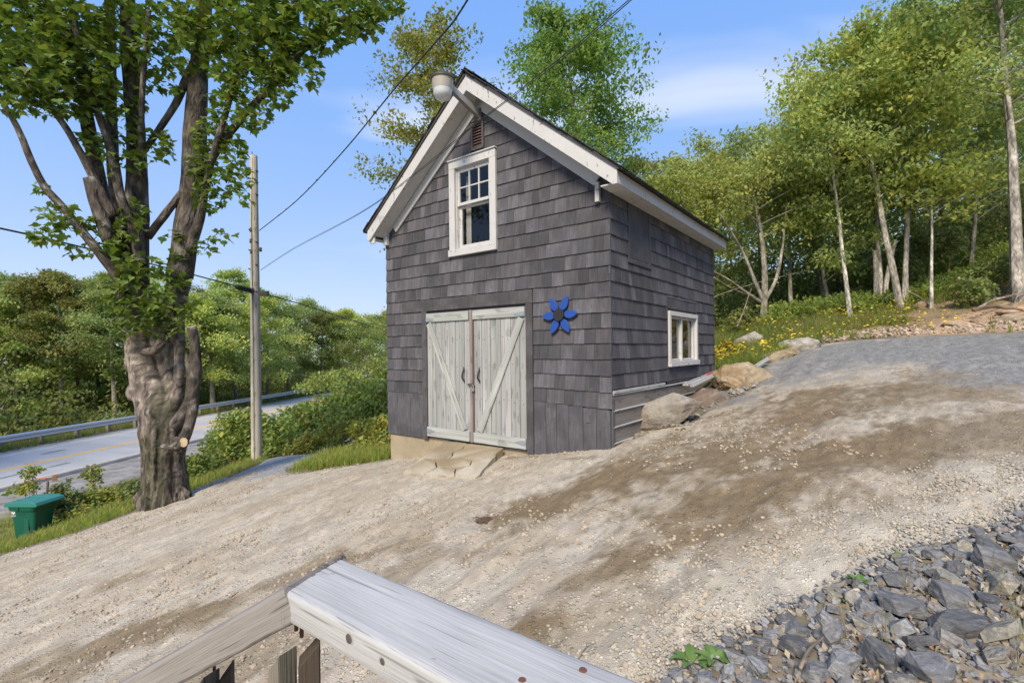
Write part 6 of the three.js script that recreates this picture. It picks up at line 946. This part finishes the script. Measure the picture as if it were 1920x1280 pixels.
  { const ms = [], cs = []; const add = (p, s) => { ms.push(M4(p, Q(rr(-.5, .5), rr(0, 6), rr(-.5, .5)), s)); cs.push(vary(pick([[.30, .21, .13], [.24, .16, .10], [.38, .30, .19], [.19, .125, .09]]), .3, .1)); };
    for (let i = 0; i < 6500; i++) { const x = rr(.5, 3.6), z = rr(-3.2, -1.1); const d = polyD(x, z, rockPoly); if (d > .1 && rnd() < sstep(.0, .9, d) + .15) add(onGround(x, z, rr(.005, .06)), rr(.4, 1)); }
    for (let i = 0; i < 1500; i++) { const x = rr(-12, -3), z = rr(-15, -7), d = polyD(x, z, drivePoly); if (d < .1 && d > -.5 && fbm3(x, 3, z, 2) > .48) add(onGround(x, z, .02), rr(.6, 1.4)); }
    for (let i = 0; i < 1800; i++) { const px = rr(1500, 1930), p = P(px, 600, rr(11, 18)); if (polyD(p.x, p.z, drivePoly) < 0) add(onGround(p.x, p.z, .03), rr(1, 2.4)); }
    const m = copies('leaf_litter', dl, new THREE.MeshStandardMaterial({ roughness: .9, side: THREE.DoubleSide }), ms, cs, scene); m.userData.label = 'dry brown leaves lying among the stones and on the banks'; m.userData.category = 'leaf litter'; }
  // thin seed-head grass in the rock bed
  { const ms = [], cs = []; const g = tuft(3, .30, .0011, 5); for (let i = 0; i < 46; i++) { const x = rr(1.4, 2.9), z = rr(-2.6, -1.3); if (polyD(x, z, rockPoly) < .25) continue; ms.push(M4(onGround(x, z), Q(0, rr(0, 6), 0), rr(.6, 1.3))); cs.push(vary(pick([[.30, .33, .08], [.40, .34, .16]]), .2)); } const m = copies('thin_grass', g, LEAF, ms, cs, scene); m.userData.label = 'thin grass stalks growing through the slate bed'; m.userData.category = 'grass'; }
}
// sticks, roots and logs
{
  const wm = new THREE.MeshStandardMaterial({ color: C(.36, .30, .24), map: T.bark, bumpMap: T.barkB, bumpScale: .006, roughness: .95 }), dm = new THREE.MeshStandardMaterial({ color: C(.22, .16, .11), map: T.bark, roughness: .95 });
  const stick = (label, pts, r, m = wm) => { const p = pts.map(q => q.isVector3 ? q : P(...q)), t = thing('fallen_branch', label, 'branch', p[0]); part('wood', tube(p.map(q => q.clone().sub(p[0])), p.map((_, i) => r * (1 - .55 * i / (p.length - 1))), 7, 4, .2), m, t); };
  stick('pale dry stick lying on the slate at the bottom of the photo', [G(1500, 1276, .05), G(1520, 1262, .10), G(1545, 1240, .10)], .009);
  stick('dead branch lying at the top of the dirt bank', [[1835, 578, 12.4], [1862, 563, 12.6], [1890, 556, 12.8], [1930, 545, 13]], .04); stick('twisted dark root across the dirt bank', [[1825, 581, 12.2], [1860, 574, 12.1], [1885, 577, 12], [1905, 578, 11.9], [1940, 590, 11.8]], .05, dm); stick('pale root hanging from the foot of the thick right trunk', [[1912, 545, 13], [1908, 555, 12.8], [1903, 568, 12.6]], .03);
  stick('thin fallen pole leaning among the leaning pale trunks', [[1702, 545, 15], [1730, 560, 15], [1746, 573, 14.9]], .025); stick('broken grey stake standing in the green hillside', [[1797, 520, 15], [1804, 532, 15], [1809, 540, 14.9]], .045); stick('long bent bare sapling arching behind the forked tree', [[1330, 560, 15], [1370, 545, 15.3], [1420, 530, 16], [1500, 510, 17], [1540, 502, 18]], .014); stick('dead pale branch reaching from the wood towards the shed wall', [[1338, 520, 13.5], [1362, 535, 14], [1390, 548, 14.8], [1425, 560, 16]], .025);
  stick('dead twigs leaning beside the forked tree at the shed end', [[1382, 612, 14.6], [1394, 585, 14.8], [1402, 560, 15], [1410, 540, 15]], .022); stick('brush pile stick at the far left behind the guardrail', [[-10, 790, 33], [15, 745, 34], [40, 700, 35]], .06); stick('bare dead branch at the far left of the wood', [[-20, 760, 33], [10, 770, 33], [28, 790, 33]], .05);
  stick('dry pale twig lying on the gravel above the railing end', [G(1085, 1238, .01), G(1100, 1220, .02), G(1118, 1212, .02)], .003);
  { const t = thing('dirt_clod', 'dark clump of dead roots lying on the driveway before the ramp', 'dirt clump', G(905, 978)); const g = []; for (let i = 0; i < 26; i++) { const a = rr(0, 6.28), l = rr(.02, .10); g.push(tube([V(rr(-.06, .06), .01, rr(-.04, .04)), V(Math.cos(a) * l * .6, rr(.02, .045), Math.sin(a) * l * .5), V(Math.cos(a) * l * 1.3, rr(0, .02), Math.sin(a) * l)], [.008, .006, .003], 5, 3)); } part('roots', merge(g), std([.10, .065, .045]), t); part('soil', boulderLump(.06), std([.14, .10, .07], { map: T.soil }), t, [0, 0, 0]); }
  function boulderLump(s) { const g = new THREE.IcosahedronGeometry(1, 4), p = g.attributes.position; for (let i = 0; i < p.count; i++) { const k = 1 + .7 * (fbm3(p.getX(i) * 2, p.getY(i) * 2, p.getZ(i) * 2, 3) - .5); p.setXYZ(i, p.getX(i) * k * s, p.getY(i) * k * s * .35, p.getZ(i) * k * s * .7); } g.computeVertexNormals(); return metreUV(g); }
}

// ================================================================ render
const renderer = new THREE.WebGLRenderer({ antialias: true });
renderer.setSize(1024, 682); renderer.toneMapping = THREE.LinearToneMapping; renderer.toneMappingExposure = EXPOSURE;
renderer.shadowMap.enabled = true; renderer.shadowMap.type = THREE.PCFSoftShadowMap;
scene.environment = scene.background;
renderer.render(scene, camera);
